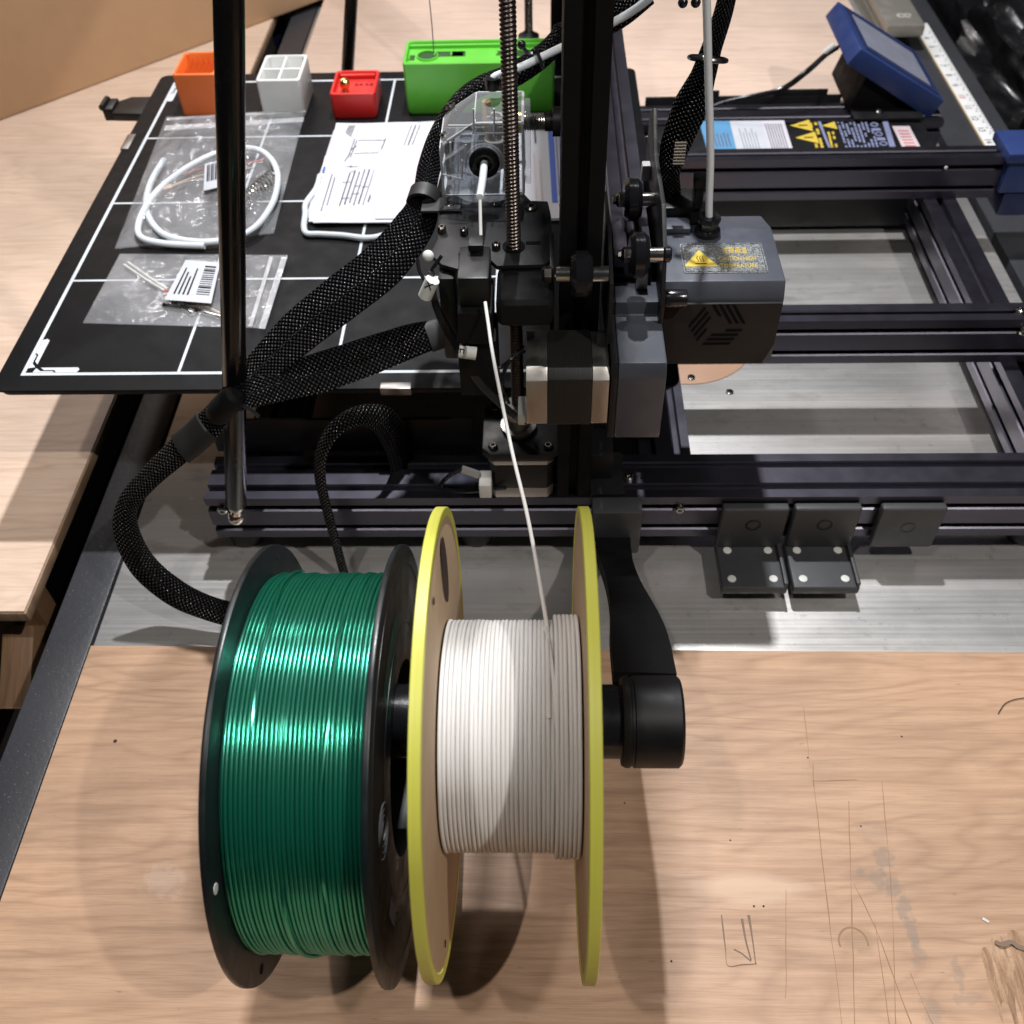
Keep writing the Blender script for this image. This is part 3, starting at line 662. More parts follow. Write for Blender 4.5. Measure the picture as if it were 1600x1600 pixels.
for (u, v, u2, v2) in ((262, 478, 285, 482), (276, 474, 302, 490), (290, 480, 318, 486), (312, 486, 345, 495)):
    a = W(u, v, z=.003); b = W(u2, v2, z=.003); MB().cyl(a, b, .0013, n=10).cyl(a, a+(a-b).normalized()*.003, .0024, n=12).obj('small_screw', 'chrome', b2)

# ---- manuals
def sheet(name, px, z, mat, parent, th=.0004, curl=0.):
    c = [W(u, v, z=z) for u, v in px]; mb = MB(); n = 10; V = []
    for k in (0, 1):
        for i in range(n+1):
            for j in range(n+1):
                u, v = i/n, j/n; p = (c[0]*(1-u)+c[1]*u)*(1-v)+(c[3]*(1-u)+c[2]*u)*v; V.append(p+Z_*(k*th+curl*(2*u-1)**2*v+.0006*mnoise.noise(Vector((u*3, v*3, z*900)))))
    m_ = (n+1)**2; F = []
    for i in range(n):
        for j in range(n):
            q_ = (i*(n+1)+j, (i+1)*(n+1)+j, (i+1)*(n+1)+j+1, i*(n+1)+j+1); F.append(q_[::-1]); F.append(tuple(m_+t for t in q_))
    rim = [i*(n+1) for i in range(n+1)]+[n*(n+1)+j for j in range(1, n+1)]+[i*(n+1)+n for i in range(n-1, -1, -1)]+[j for j in range(n-1, 0, -1)]
    for a, b in zip(rim, rim[1:]+rim[:1]): F.append((a, b, m_+b, m_+a))
    mb.add(V, F); o = mb.obj(name, mat, parent, ang=60)
    def P(u, v): return (c[0]*(1-u)+c[1]*u)*(1-v)+(c[3]*(1-u)+c[2]*u)*v+Z_*(th+.0008+curl*(2*u-1)**2*v)
    return o, P
mn = thing('instruction_sheets', W(560, 280, z=0), 'stack of white printed instruction sheets on the build plate', 'paper')
sheet('under_sheet', [(478, 342), (640, 352), (700, 196), (522, 205)], .0006, 'paper2', mn, .0012)
sheet('under_sheet', [(482, 347), (655, 350), (705, 190), (508, 245)], .0024, 'paper', mn, .0006)
top, P = sheet('top_sheet', [(489, 349), (668, 347), (712, 190), (526, 195)], .0036, 'paper', mn, .0006, .0012)
mb = MB(); random.seed(21)
def ln(u0, v0, u1, v1, w=.0035):
    a = P(u0, v0); b = P(u1, v1); d = (b-a).normalized(); s = Vector((-d.y, d.x, 0))*w*.13; mb.add([a-s, b-s, b+s, a+s], [(0, 1, 2, 3)])
for k in range(9): ln(.20+k*.04, .14+random.random()*.04, .22+k*.04, .50-random.random()*.05, .002+.003*random.random())
for k in range(10): a = .12+.42*random.random(); b = .2+.35*random.random(); ln(a, b, a+.03+.05*random.random(), b+.005, .003)
for (u0, v0, u1, v1) in ((.17, .62, .19, .82), (.19, .62, .21, .80), (.21, .66, .43, .67), (.22, .80, .45, .80), (.43, .66, .45, .82), (.18, .70, .22, .74), (.15, .58, .18, .66), (.05, .10, .07, .45), (.09, .15, .10, .42)): ln(u0, v0, u1, v1, .003)
for k in range(5): ln(.10+.012*k, .88-.01*k, .115+.012*k, .97, .0022)
for k in range(3): ln(.62+.035*k, .74, .64+.035*k, .96, .004 if k == 1 else .002)
mb.obj('line_drawing', 'ink_grey', top, smooth=False)
mb = MB(); mb.add([P(.54, .02), P(.92, .02), P(.92, .66), P(.42, .70), P(.42, .3)], [(0, 1, 2, 3, 4)]).obj('tissue_slip', 'paper2', mn, smooth=False)
p = [W(u, v, z=.0042) for u, v in ((503, 268), (514, 269), (517, 261), (506, 260))]; MB().add(p, [(0, 1, 2, 3)]).obj('blue_tab', 'ink_blue', mn, smooth=False)
bk = thing('manual_booklet', W(850, 270, z=0), 'white booklet with a blue stripe beside the black post', 'booklet')
bt, P = sheet('booklet_cover', [(800, 345), (900, 345), (890, 190), (792, 192)], .0008, 'paper', bk, .0022)
for (u0, u1, v0, v1, m_) in ((.64, .73, .14, 1.0, 'ink_blue'), (.75, .78, .2, .95, 'ink_lav'), (.80, .83, .2, .95, 'ink_lav'), (.38, .41, .10, .62, 'label_pink'), (.47, .50, .12, .55, 'label_pink')):
    MB().add([P(u0, v0), P(u1, v0), P(u1, v1), P(u0, v1)], [(0, 1, 2, 3)]).obj('printed_stripe', m_, bt, smooth=False)
mb = MB()
for v in (.34, .50, .66, .82): 
    for du in (0, .06): mb.add([P(.20+du, v), P(.205+du, v), P(.205+du, v+.05), P(.20+du, v+.05)], [(0, 1, 2, 3)])
    mb.add([P(.20, v+.045), P(.265, v+.045), P(.265, v+.055), P(.20, v+.055)], [(0, 1, 2, 3)])
mb.add([P(.42, .74), P(.45, .74), P(.45, .93), P(.42, .93)], [(0, 1, 2, 3)]); mb.obj('small_drawing', 'ink_grey', bt, smooth=False)
hl = MB(); hl.tube(spline([W(u, v, z=.003) for u, v in ((500, 275), (494, 295), (478, 318), (477, 335), (475, 355), (480, 365), (500, 366), (535, 368), (572, 372), (598, 368), (625, 355), (650, 340))], 6), .0024, 10)
tag(hl.obj('white_tube', 'ptfe'), 'bent white plastic tube under the instruction sheets', 'tube')
# ================================================================ the 3D printer
PR = thing('printer', (.42, .21, ZT), 'large black open-frame 3D printer with clear extruder and blue screen', 'printer')
def beam(name, c, length, axis, w, h, nw, nh, mat='black_alu', parent=PR, sw=.006):
    ex, ey, ez = {'X': (Y_, Z_, X_), 'Y': (X_, Z_, Y_), 'Z': (X_, Y_, Z_)}[axis]
    return MB().prism(slot_poly(w, h, nw, nh, sw), c, ex, ey, ez, length).obj(name, mat, parent, ang=25)
nbm = beam('base_beam', (.1195, -.0388, -.080), .63, 'X', .040, .040, 2, 2)
fbm = beam('base_beam', (.1195, .4700, -.084), .63, 'X', .040, .040, 2, 2)
mr = beam('bed_rail', (.140, .0955, -.048), .665, 'X', .020, .040, 1, 2, sw=.0055)
fr = beam('bed_rail', (.140, .3245, -.048), .617, 'X', .020, .040, 1, 2, sw=.0055)
beam('cross_beam', (.7095, -.0185, -.088), .457, 'Y', .030, .040, 1, 2); beam('cross_beam', (.4335, -.0185, -.0885), .457, 'Y', .036, .040, 2, 2); beam('cross_beam', (.150, -.0185, -.088), .457, 'Y', .030, .040, 1, 2)
def screw(p, ax, r, h, parent, mat='screw_steel', name='socket_screw', sock=True):
    p = Vector(p); ax = Vector(ax).normalized(); mb = MB()
    prof = [(-.001, r), (h-r*.25, r), (h, r*.72), (h, r*.42), (h-r*.55, r*.40), (h-r*.55, .00005)] if sock else [(0, r), (h*.6, r*.85), (h, r*.35), (h, .00005)]
    return mb.lathe(prof, p, ax, 16).obj(name, mat, parent)
for x in (.132, .690, .30):
    for y in (-.0388, .459):
        MB().lathe([(0, .012), (.006, .013), (.0185, .0105), (.0217, .010)], (x, y, ZT+.0003), Z_, 20).obj('foot', 'black_rubber', PR)
for p, ax in ((W(1593, 486, z=-.0275), Z_), (W(1599, 517, y=.0852), -Y_), (W(1062, 794, y=-.0592), -Y_), (W(348, 796, y=-.0592), -Y_), (W(982, 747, z=-.0598), Z_)):
    screw(p, ax, .0034, .0026, PR, 'chrome', 'bolt')
# end cap and tensioner on the far rail
MB().box((.7575, .308, -.060), (.80, .342, -.024), .002).box((.753, .304, -.029), (.80, .347, -.020), .0015).obj('rail_end_cap', 'blue_housing', PR)
MB().box((.764, .309, -.084), (.795, .341, -.0605), .003).obj('belt_tensioner', 'blue_dark', PR)
a = W(1478, 262, y=.3135); screw(a, -Y_, .0016, .001, PR, 'white_plastic', 'paint_nick', False)

# power supply under the far rail with its stickers
ps = MB().box((.462, .345, -.116), (.728, .4480, -.064), .002).obj('power_supply', 'black_sheet', PR)
def deco(px, mat, z, parent=None, name='sticker'):
    parent = parent or ps
    return MB().add([W(u, v, z=z) for u, v in px], [tuple(range(len(px)))]).obj(name, mat, parent, smooth=False)
ZP = -.0637
deco([(1106, 238), (1152, 238), (1140, 189), (1092, 189)], 'sticker_blue', ZP); deco([(1152, 238), (1203, 237.5), (1190, 188.5), (1140, 189)], 'sticker_white', ZP); deco([(1203, 237.5), (1240, 237), (1225, 188), (1190, 188.5)], 'paper2', ZP)
mb = MB()
def strip(q_, u0, u1, v0, v1, z):
    def P(u, v): return W(*((q_[0][i]*(1-u)+q_[1][i]*u)*(1-v)+(q_[3][i]*(1-u)+q_[2][i]*u)*v for i in (0, 1)), z=z)
    mb.add([P(u0, v0), P(u1, v0), P(u1, v1), P(u0, v1)], [(0, 1, 2, 3)])
q_ = [(1106, 238), (1240, 237), (1225, 188), (1092, 189)]
for k in range(5): strip(q_, .12+.04*k, .135+.04*k, .18, .62-.03*(k % 3), ZP+.0001)
for k in range(6): strip(q_, .44+.035*k, .447+.035*k, .1, .75-.12*(k % 2), ZP+.0001)
for k in range(7): strip(q_, .76+.03*k, .772+.03*k, .06, .9, ZP+.0001)
mb.obj('sticker_print', 'ink_grey', ps, smooth=False)
def tri(cx, cy, s, mat, z=ZP):
    c = W(cx, cy, z=z); MB().add([c+Vector((s*.55, s*.55, 0)), c+Vector((s*.55, -s*.55, 0)), c+Vector((-s*.45, 0, 0))][::-1], [(0, 1, 2)]).obj('warning_triangle', mat, ps, smooth=False)
    return c
for cx, cy in ((1249, 196), (1258, 215)):
    c = tri(cx, cy, .021, 'ink_yellow'); MB().box((c.x-.001, c.y-.001, ZP+.0001), (c.x+.008, c.y+.001, ZP+.0002)).obj('triangle_mark', 'ink', ps)
tri(1294, 196, .014, 'ink_yellow')
random.seed(4)
def textblock(px, rows, cols, mat, fill=.8):
    global mb
    mb = MB()
    for r_ in range(rows):
        v = 0
        while v < .97:
            w_ = .03+.09*random.random()
            if random.random() < fill: strip(px, (r_+.18)/rows, (r_+.72)/rows, v, min(.98, v+w_), ZP+.0001)
            v += w_+.015
    mb.obj('sticker_print', mat, ps, smooth=False)
textblock([(1273, 232), (1290, 232), (1278, 190), (1262, 190)], 2, 1, 'ink_yellow'); textblock([(1298, 234), (1312, 234), (1305, 205), (1291, 205)], 2, 1, 'ink_yellow', .9)
textblock([(1320, 230), (1376, 234), (1362, 190), (1306, 190)], 9, 1, 'ink_lav', .78)
mb = MB(); strip([(1388, 234), (1404, 234), (1390, 190), (1376, 190)], .2, .8, .0, 1., ZP+.0001); mb.obj('rating_stripe', 'ink_lav', ps, smooth=False)
mb = MB(); strip([(1296, 236), (1300, 236), (1283, 190), (1277, 190)], .1, .9, .0, 1., ZP+.0001); mb.obj('rating_stripe', 'ink_lav', ps, smooth=False)
mb = MB()                                   # large unreadable lettering: rounded letter-like rings and strokes
for k in range(6):
    c = W(1366+k*3.6, 195+k*7.4, z=ZP+.0001)
    mb.torus(c, Z_, .0032, .0009, 14, 5) if k % 2 == 0 else mb.box((c.x-.004, c.y-.0026, ZP), (c.x+.004, c.y+.0026, ZP+.0003), .0001)
mb.obj('large_lettering', 'ink_lav', ps, smooth=False)
cl = deco([(1411, 233), (1440, 233), (1421, 197), (1394, 197)], 'label_pink', ZP+.0001, ps, 'serial_label')
mb = MB()
for k in range(6): strip([(1411, 233), (1440, 233), (1421, 197), (1394, 197)], .2, .8, .12+.13*k, .17+.13*k, ZP+.0002)
mb.obj('label_print', 'ink_red', ps, smooth=False)
a = W(1356, 176, z=-.058); MB().box((a.x-.014, .450, -.0638), (a.x+.055, .485, -.0605), .001).obj('corner_plate', 'black_sheet', PR); screw((a.x+.012, .462, -.0606), Z_, .0042, .003, PR, 'chrome', 'button_screw')
MB().box((.455, .4905, -.080), (.655, .4935, -.056), .001).box((.50, .4908, -.058), (.53, .4932, -.050), .001).box((.585, .4908, -.058), (.64, .4932, -.050), .001).obj('rear_panel', 'black_sheet', PR)

# ---- touch screen on the far right corner
SY = .462
def xz(u, v): p = W(u, v, y=SY); return (p.x, p.z)
sq = [xz(1346, 76), xz(1476, 158), xz(1452, 187), xz(1323, 101)]
SD = .112
sc = MB().prism(sq, (0, SY, 0), X_, Z_, Y_, SD, .002).obj('screen_housing', 'blue_housing', PR)
A, B_, Cc, Dd = [Vector((p[0], SY, p[1])) for p in sq]
ex = (B_-A).normalized(); L_len = (B_-A).length; ny = Y_; nz_ = ex.cross(-Y_).normalized()
if nz_.z < 0: nz_ = -nz_
def facequad(u0, u1, v0, v1, lift, mat, name, par):
    pts = [A+ex*L_len*u+ny*SD*v+nz_*lift for u, v in ((u0, v0), (u1, v0), (u1, v1), (u0, v1))]
    mb = MB(); mb.add(pts+[p-nz_*.0008 for p in pts], [(0, 1, 2, 3), (7, 6, 5, 4), (0, 4, 5, 1), (1, 5, 6, 2), (2, 6, 7, 3), (3, 7, 4, 0)]); return mb.obj(name, mat, par, smooth=False)
facequad(.06, .95, .06, .93, .0006, 'blue_dark', 'bezel_inset', sc); facequad(.12, .88, .16, .82, .0010, 'lcd', 'display_glass', sc)
MB().prism([(sq[3][0]+.026, sq[3][1]-.010), (sq[3][0]+.085, sq[3][1]-.052), (sq[3][0]+.085, -.0640), (sq[3][0]+.014, -.0640)], (0, SY+.008, 0), X_, Z_, Y_, .085, .002).obj('screen_mount', 'black_matte', PR)
a0 = W(1312, 72, y=SY+.03)
MB().tube(spline([a0, W(1290, 84, y=SY+.03), W(1260, 110, y=.47), W(1220, 138, y=.465), W(1170, 150, y=.462), W(1130, 160, y=.462), W(1100, 172, y=.46)], 8), .0016, 8).obj('screen_cable', 'black_gloss', PR)
MB().tube(spline([a0+Vector((0, .002, -.003)), W(1291, 88, y=SY+.03), W(1262, 114, y=.47), W(1222, 142, y=.465), W(1172, 153, y=.462), W(1130, 163, y=.462)], 8), .0012, 8).obj('screen_cable', 'black_gloss', PR)
MB().cyl(W(1304, 70, y=SY+.03), W(1288, 82, y=SY+.03), .0028, n=12).obj('cable_plug', 'white_plastic', PR)

# ---- heated bed under the plate
bd = MB().prism(rr(-.014, -.014, .434, .434, .008), (0, 0, -.0062), X_, Y_, Z_, .0043, .0006).obj('heated_bed', 'black_sheet', PR)
MB().box((.03, .04, -.018), (.39, .38, -.0075), .002).obj('bed_carriage', 'black_sheet', PR)
for y in (.0955, .3245):
    for x in (.16, .33): MB().cyl((x, y-.004, -.0205), (x, y+.004, -.0205), .0075, n=20).obj('bed_wheel', 'black_rubber', PR)
a = W(215, 168, z=-.006)
MB().prism([(-.020, -.014), (.040, -.018), (.040, .018), (-.010, .018), (-.020, .010)], (a.x, a.y, -.012), X_, Y_, Z_, .008, .0015).obj('bed_cable_clamp', 'black_plastic', PR)
for s in (-1, 1): screw((a.x+.012, a.y+s*.0, -.004), Z_, .003, .002, PR, 'screw_steel', 'socket_screw')
MB().box((a.x-.030, a.y-.010, -.014), (a.x-.020, a.y+.012, -.002), .002).cyl((a.x-.030, a.y-.008, -.002), (a.x-.030, a.y+.010, -.002), .003, n=12).obj('clamp_hinge', 'black_plastic', PR)
# bed plate of the printer behind the motor (dark skirt)
MB().box((.12, -.0145, -.0595), (.30, -.012, -.030), .0005).obj('rear_skirt', 'black_sheet', PR)

# ---- uprights, gantry, lead screws
pst = beam('upright_post', (.36765, -.038, -.0595), .6595, 'Z', .0215, .040, 1, 2, 'post_black')
beam('upright_post', (.36765, .459, -.0595), .6595, 'Z', .0215, .040, 1, 2, 'post_black')
beam('top_beam', (.369, -.060, .6205), .545, 'Y', .038, .040, 2, 2)
yD = W(990, 440, z=.096).y
gb = beam('gantry_beam', (.3975, yD+.002, .092), .498-yD, 'Y', .0205, .040, 1, 2)
def lead(x, y, z0, z1, r=.0040, pitch=.0021):
    n = 20; spt = 7; m_ = int((z1-z0)/pitch*spt); V = []; F = []
    for k in range(m_+1):
        for i in range(n):
            t = 2*math.pi*i/n; z = z0+(z1-z0)*k/m_; ph = ((z/pitch)-i/n) % 1.0
            d = .00085*max(0, min(1, (abs(ph-.5)*2-.25)/.45)); V.append((x+(r-d)*math.cos(t), y+(r-d)*math.sin(t), z))
    for k in range(m_):
        for i in range(n): F.append((k*n+i, k*n+(i+1) % n, (k+1)*n+(i+1) % n, (k+1)*n+i))
    return MB().add(V, F).obj('lead_screw', 'lead_steel', PR, ang=60)
SX, SYY = .332, -.038
lead(SX, SYY, -.012, .50); far0 = W(826, 50, y=.459); lead(far0.x, .459, far0.z, .50)
MB().lathe([(0, .010), (.003, .010), (.005, .006), (.007, .0045)], (far0.x, .459, far0.z-.006), Z_, 20).cyl((far0.x, .459, -.055), (far0.x, .459, far0.z-.006), .006).obj('screw_coupling', 'black_plastic', PR)
# near Z motor at the foot of the screw
zx, zy = .3335, -.0385
def chsq(h, c): return [(-h+c, -h), (h-c, -h), (h, -h+c), (h, h-c), (h-c, h), (-h+c, h), (-h, h-c), (-h, -h+c)]
zm = MB().prism(chsq(.021, .004), (zx, zy, -.0585), X_, Y_, Z_, .0085, .0004).obj('motor_cap', 'silver', PR)
MB().prism(chsq(.0207, .004), (zx, zy, -.050), X_, Y_, Z_, .022, .0004).obj('motor_body', 'laminate', PR)
MB().prism(chsq(.021, .004), (zx, zy, -.028), X_, Y_, Z_, .0065, .0004).obj('motor_cap', 'silver', PR)
zp = MB().prism(chsq(.0245, .006), (zx, zy, -.0215), X_, Y_, Z_, .0065, .001).obj('motor_mount', 'black_plastic', PR)
for s in (-1, 1):
    for t_ in (-1, 1): screw((zx+s*.0175, zy+t_*.0175, -.015), Z_, .0030, .0022, zp)
MB().lathe([(0, .0115), (.003, .0115), (.0036, .0075), (.012, .0072), (.012, .0045)], (SX, SYY, -.0150), Z_, 24).obj('screw_coupling', 'silver', PR)
MB().lathe([(0, .0078), (.004, .0085), (.0085, .0085), (.010, .0065)], (SX, SYY, -.004), Z_, 24).obj('coupling_collar', 'white_plastic', PR)
p = W(745, 728, y=-.062); MB().box((p.x+.001, -.070, -.048), (p.x+.009, -.056, -.036), .001).obj('motor_plug', 'white_plastic', PR); MB().cyl(W(722, 733, y=-.06), W(748, 742, y=-.06), .0026, n=12).obj('wire_sleeve', 'white_plastic', PR)
MB().tube(spline([W(722, 733, y=-.06), W(700, 745, y=-.055), W(690, 760, y=-.05), W(720, 768, y=-.055), W(790, 762, y=-.062)], 6), .0015, 8).obj('motor_wire', 'black_gloss', PR)
p = W(912, 708, y=-.03); MB().box((p.x-.003, -.040, p.z-.006), (p.x+.0035, -.030, p.z+.0045), .0008).box((p.x-.0005, -.0405, p.z-.008), (p.x+.0055, -.031, p.z+.006), .0008).obj('limit_switch_plug', 'white_plastic', PR)
MB().box((.378, -.045, -.0595), (.394, -.0195, -.034), .001).obj('post_bracket', 'black_sheet', PR)
MB().box((.379, -.0585, -.0598), (.402, -.0195, -.0565), .0008).obj('post_foot', 'black_sheet', PR)

# ---- Z carriage: bracket plate, sensor, extruder
ZC = .120
pp = [W(u, v, z=ZC) for u, v in ((690, 308), (816, 299), (829, 313), (856, 314), (861, 335), (863, 404), (850, 413), (776, 415), (763, 403), (722, 403), (716, 420), (690, 413), (672, 396), (684, 372), (686, 330))]
bpz = MB().prism([(p.x, p.y) for p in pp], (0, 0, ZC-.003), X_, Y_, Z_, .003, .0007).obj('carriage_plate', 'black_sheet', PR)
for u, v, r, h in ((703, 322, .0036, .0022), (775, 319, .0034, .002), (830, 326, .0034, .002)): p = W(u, v, z=ZC); screw((p.x, p.y, ZC), Z_, r, h, bpz, 'screw_steel', 'button_screw')
for u, v in ((725, 358), (775, 381), (723, 396), (690, 355)): p = W(u, v, z=ZC+.003); screw((p.x, p.y, ZC), Z_, .0024, .0038, bpz)
p = W(833, 380, z=ZC); MB().box((p.x-.004, p.y-.0014, ZC-.0002), (p.x+.004, p.y+.0014, ZC+.0004), .0002).obj('plate_slot', 'ink', bpz)
MB().lathe([(0, .0062), (.0006, .0062), (.0006, .0042)], (SX, SYY, ZC+.0001), Z_, 28).obj('screw_hole', 'ink', bpz)
p = W(862, 372, z=ZC); MB().box((p.x-.0012, p.y-.030, ZC-.045), (p.x+.0012, p.y+.004, ZC+.001), .0005).obj('carriage_cheek', 'black_sheet', PR)
MB().box((.3230, -.082, .0985), (.3535, -.047, .1163), .006, 3).obj('nut_block', 'black_matte', PR)
# filament sensor in front of the plate
fs = MB().box((.3035, -.076, .1090), (.3200, -.047, .1270), .0015).obj('filament_sensor', 'black_plastic', PR)
MB().box((.3085, -.055, .1285), (.3165, -.045, .1325), .0008).obj('sensor_inlet', 'black_plastic', fs)
MB().box((.3025, -.081, .0880), (.3210, -.050, .1085), .001).obj('sensor_lower_body', 'black_matte', PR)
MB().box((.3010, -.078, .0480), (.3225, -.052, .0875), .001).obj('stepper_body', 'black_matte', PR)
MB().box((.2915, -.060, .060), (.3005, -.030, .1155), .002).obj('side_plate', 'black_sheet', PR)
for (u0, v0, u1, v1) in ((690, 430, 703, 470), (686, 470, 702, 505)):
    a = W(u0, v0, y=-.055); b = W(u1, v1, y=-.055); MB().box((a.x, -.056, b.z), (b.x, -.044, a.z), .001).obj('wire_plug', 'wire_tan', PR)
a = W(669, 400, y=-.05); MB().sphere(a, .0032, 14).obj('plastic_knob', 'tag_white', PR)

# clear extruder
EY0, EY1 = .004, .040
ez0 = ZC+.006
xl, xr = .2915, .3375
prof = [(xl, ez0), (xl, .1545), (xl+.004, .1590), (xl+.0195, .1690), (xr, .1690), (xr, ez0)]
ext = MB().prism(prof, (0, EY0, 0), X_, Z_, Y_, EY1-EY0, .0008).obj('extruder_shell', 'acrylic', PR)
MB().prism([(xl+.003, ez0+.014), (xl+.003, .151), (xl+.014, .158), (xl+.014, ez0+.014)], (0, EY0-.006, 0), X_, Z_, Y_, .0055, .0006).obj('front_cover', 'acrylic', ext)
for x in (xl+.005, xl+.013, xr-.004):
    MB().cyl((x, EY0+.004, ZC+.0003), (x, EY0+.004, ez0-.0002), .0036, n=18).obj('standoff', 'acrylic', ext)
MB().lathe([(0, .0175), (.006, .0185), (.006, .010), (0, .010)], (.3150, EY0+.010, ZC+.0003), Z_, 40, False).obj('gear_ring', 'acrylic', ext)
co = W(757, 252, y=EY0-.001)
MB().lathe([(0, .0058), (.0008, .0082), (.0035, .0085), (.0045, .0070), (.0045, .0044), (.001, .0042), (.001, .00005)], (co.x, EY0-.0005, co.z), Vector((0, -1, .10)), 36).obj('collet', 'black_gloss', ext)
MB().lathe([(0, .0105), (.0022, .0105), (.0022, .0090), (0, .0090)], (co.x, EY0-.0003, co.z), -Y_, 40, False).obj('collet_ring', 'acrylic', ext)
for u, v in ((705, 167), (697, 213)):
    p = W(u, v, z=.160 if v < 200 else .1555); screw((p.x, p.y, p.z), Z_, .0030, .0020, ext, 'screw_steel', 'button_screw')
    MB().cyl((p.x, p.y, ez0+.004), (p.x, p.y, p.z), .0014, n=10).obj('screw_shank', 'screw_steel', ext)
for (x, y, r, h0, h1) in ((.305, .026, .007, .132, .150), (.3215, .020, .0062, .136, .152), (.3215, .030, .0050, .145, .160)):
    MB().lathe([(0, r), (h1-h0, r), (h1-h0, r*.6), (h1-h0-.002, r*.5), (h1-h0-.002, .00005)], (x, y, h0), Z_, 26).obj('drive_gear', 'acrylic' if r > .0065 else 'silver', ext)
MB().cyl((.3165, .034, .150), (.3165, .034, .1665), .0026, n=14).obj('outlet_insert', 'brass', ext)
for k in range(4): MB().box((.2985+k*.0095, .0075, .131), (.3005+k*.0095, .0375, .1505), .0004).obj('inner_wall', 'acrylic', ext)
MB().box((xl+.003, .0200, .150), (xr-.003, .0216, .1672-.009), .0003).obj('inner_wall', 'acrylic', ext)
def edges(obj_, r=.00035):
    me = obj_.data; o_ = WL[obj_.name]; mb = MB()
    bmx = bmesh.new(); bmx.from_mesh(me)
    for e in bmx.edges:
        if len(e.link_faces) == 2 and e.calc_face_angle(0) > R_(12) and e.calc_length() > .004:
            a_, b_ = e.verts[0].co+o_, e.verts[1].co+o_; mb.cyl(a_, b_, r, n=5)
    bmx.free(); return mb.obj('edge_glint', 'acrylic_edge', obj_)  # pale rods stand in for light caught along the clear shell's edges
for ob in [ext]: edges(ob)
pa = MB(); gx = W(757, 252, y=EY0-.001)
for (u0, v0, u1, v1) in ((704, 222, 704, 262), (716, 222, 716, 268), (728, 226, 728, 262), (690, 272, 722, 280), (738, 208, 790, 208), (700, 196, 735, 196), (740, 170, 740, 206), (772, 170, 772, 214), (690, 222, 690, 270), (722, 250, 722, 280)):
    pa.cyl(W(u0, v0, y=EY0-.0012), W(u1, v1, y=EY0-.0012), .0005, n=6)
pa.obj('moulded_rib', 'acrylic_edge', ext)
# idler arm, spring and thumb screw to the right of the screw
p0 = W(815, 190, y=.018); p1 = W(852, 190, y=.018); hx = (p1-p0).normalized(); P = []
for k in range(0, 10*14+1):
    t = k/140; a = t*10*2*math.pi; P.append(p0+(p1-p0)*t+Y_*.0042*math.cos(a)+Z_*.0042*math.sin(a))
MB().tube(P, .00055, 6).obj('tension_spring', 'spring_steel', PR)
MB().cyl(p0-hx*.006, p1+hx*.006, .0018, n=12).obj('tension_bolt', 'screw_steel', PR)
MB().lathe([(0, .006), (.003, .006), (.003, .004), (.006, .004)], p0-hx*.003, hx, 12).obj('brass_washer', 'brass', PR)
MB().lathe([(0, .005), (.004, .005), (.004, .0078), (.009, .0078)], p1, hx, 16).obj('thumb_nut', 'black_plastic', PR)
MB().box((.3380, .012, .128), (.3412, .030, .170), .0008).obj('idler_lever', 'acrylic', ext)
# tube and filament guide into the extruder
MB().lathe([(0, .0042), (.003, .0044), (.006, .004)], W(770, 138, y=.030), Z_, 18).obj('outlet_collet', 'black_gloss', PR)
MB().tube(spline([W(770, 138, y=.030), W(769, 128, y=.031), W(772, 121, y=.032), W(782, 116, y=.034), W(815, 104, y=.036), W(865, 80, y=.040), W(960, 34, y=.040), W(1018, -6, y=.036), W(1060, -60, y=.03)], 8), .0021, 12).obj('feed_tube', 'ptfe', PR)
gd = spline([Vector((co.x, EY0-.003, co.z)), W(754, 282, y=-.016), W(750, 308, y=-.030)], 6)
MB().tube(gd, .0021, 14).obj('guide_tube', 'ptfe', PR)

# ---- sleeves and wires
def sleeve(name, px, wid, th, up, mat='braid', scale=None):
    pts = spline(px, 10); n = len(pts); k = None
    if scale:
        k = []
        for i in range(n):
            f = i/(n-1)*(len(scale)-1); a = int(min(f, len(scale)-2)); s_ = scale[a]*(1-(f-a))+scale[a+1]*(f-a); k.append((1, s_))
    return MB().sweep(pts, oval(wid, th, 18), up=up, scale=k).obj(name, mat, PR, ang=60)
CAMUP = Vector((0, -.66, .75))
sleeve('cable_sleeve', [W(880, 50, y=.052), W(850, 85, y=.052), W(800, 118, y=.05), W(750, 135, y=.052), W(712, 165, y=.052), W(685, 215, y=.048), W(670, 265, y=.035), W(662, 312, y=.012)], .014, .009, CAMUP, scale=[.7, .9, 1, .8, .7, .9, 1, .9])
sleeve('cable_sleeve', [W(1010, -15, y=.052), W(960, 25, y=.052), W(900, 50, y=.052), W(870, 62, y=.052)], .016, .009, CAMUP)
sleeve('cable_sleeve', [W(664, 305, y=.012), W(650, 348, y=-.002), W(600, 412, y=-.022), W(530, 468, y=-.038), W(465, 520, y=-.050), W(405, 578, y=-.062), W(352, 630, y=-.076)], .0245, .0045, CAMUP, scale=[.62, .95, 1.12, 1.12, 1.05, .85, .55])
sleeve('cable_sleeve', [W(700, 518, y=-.028), W(650, 530, y=-.036), W(580, 555, y=-.048), W(500, 582, y=-.060), W(420, 605, y=-.070), W(350, 634, y=-.080)], .0200, .0045, CAMUP, scale=[.75, 1.0, 1.15, 1.2, 1.0, .5])
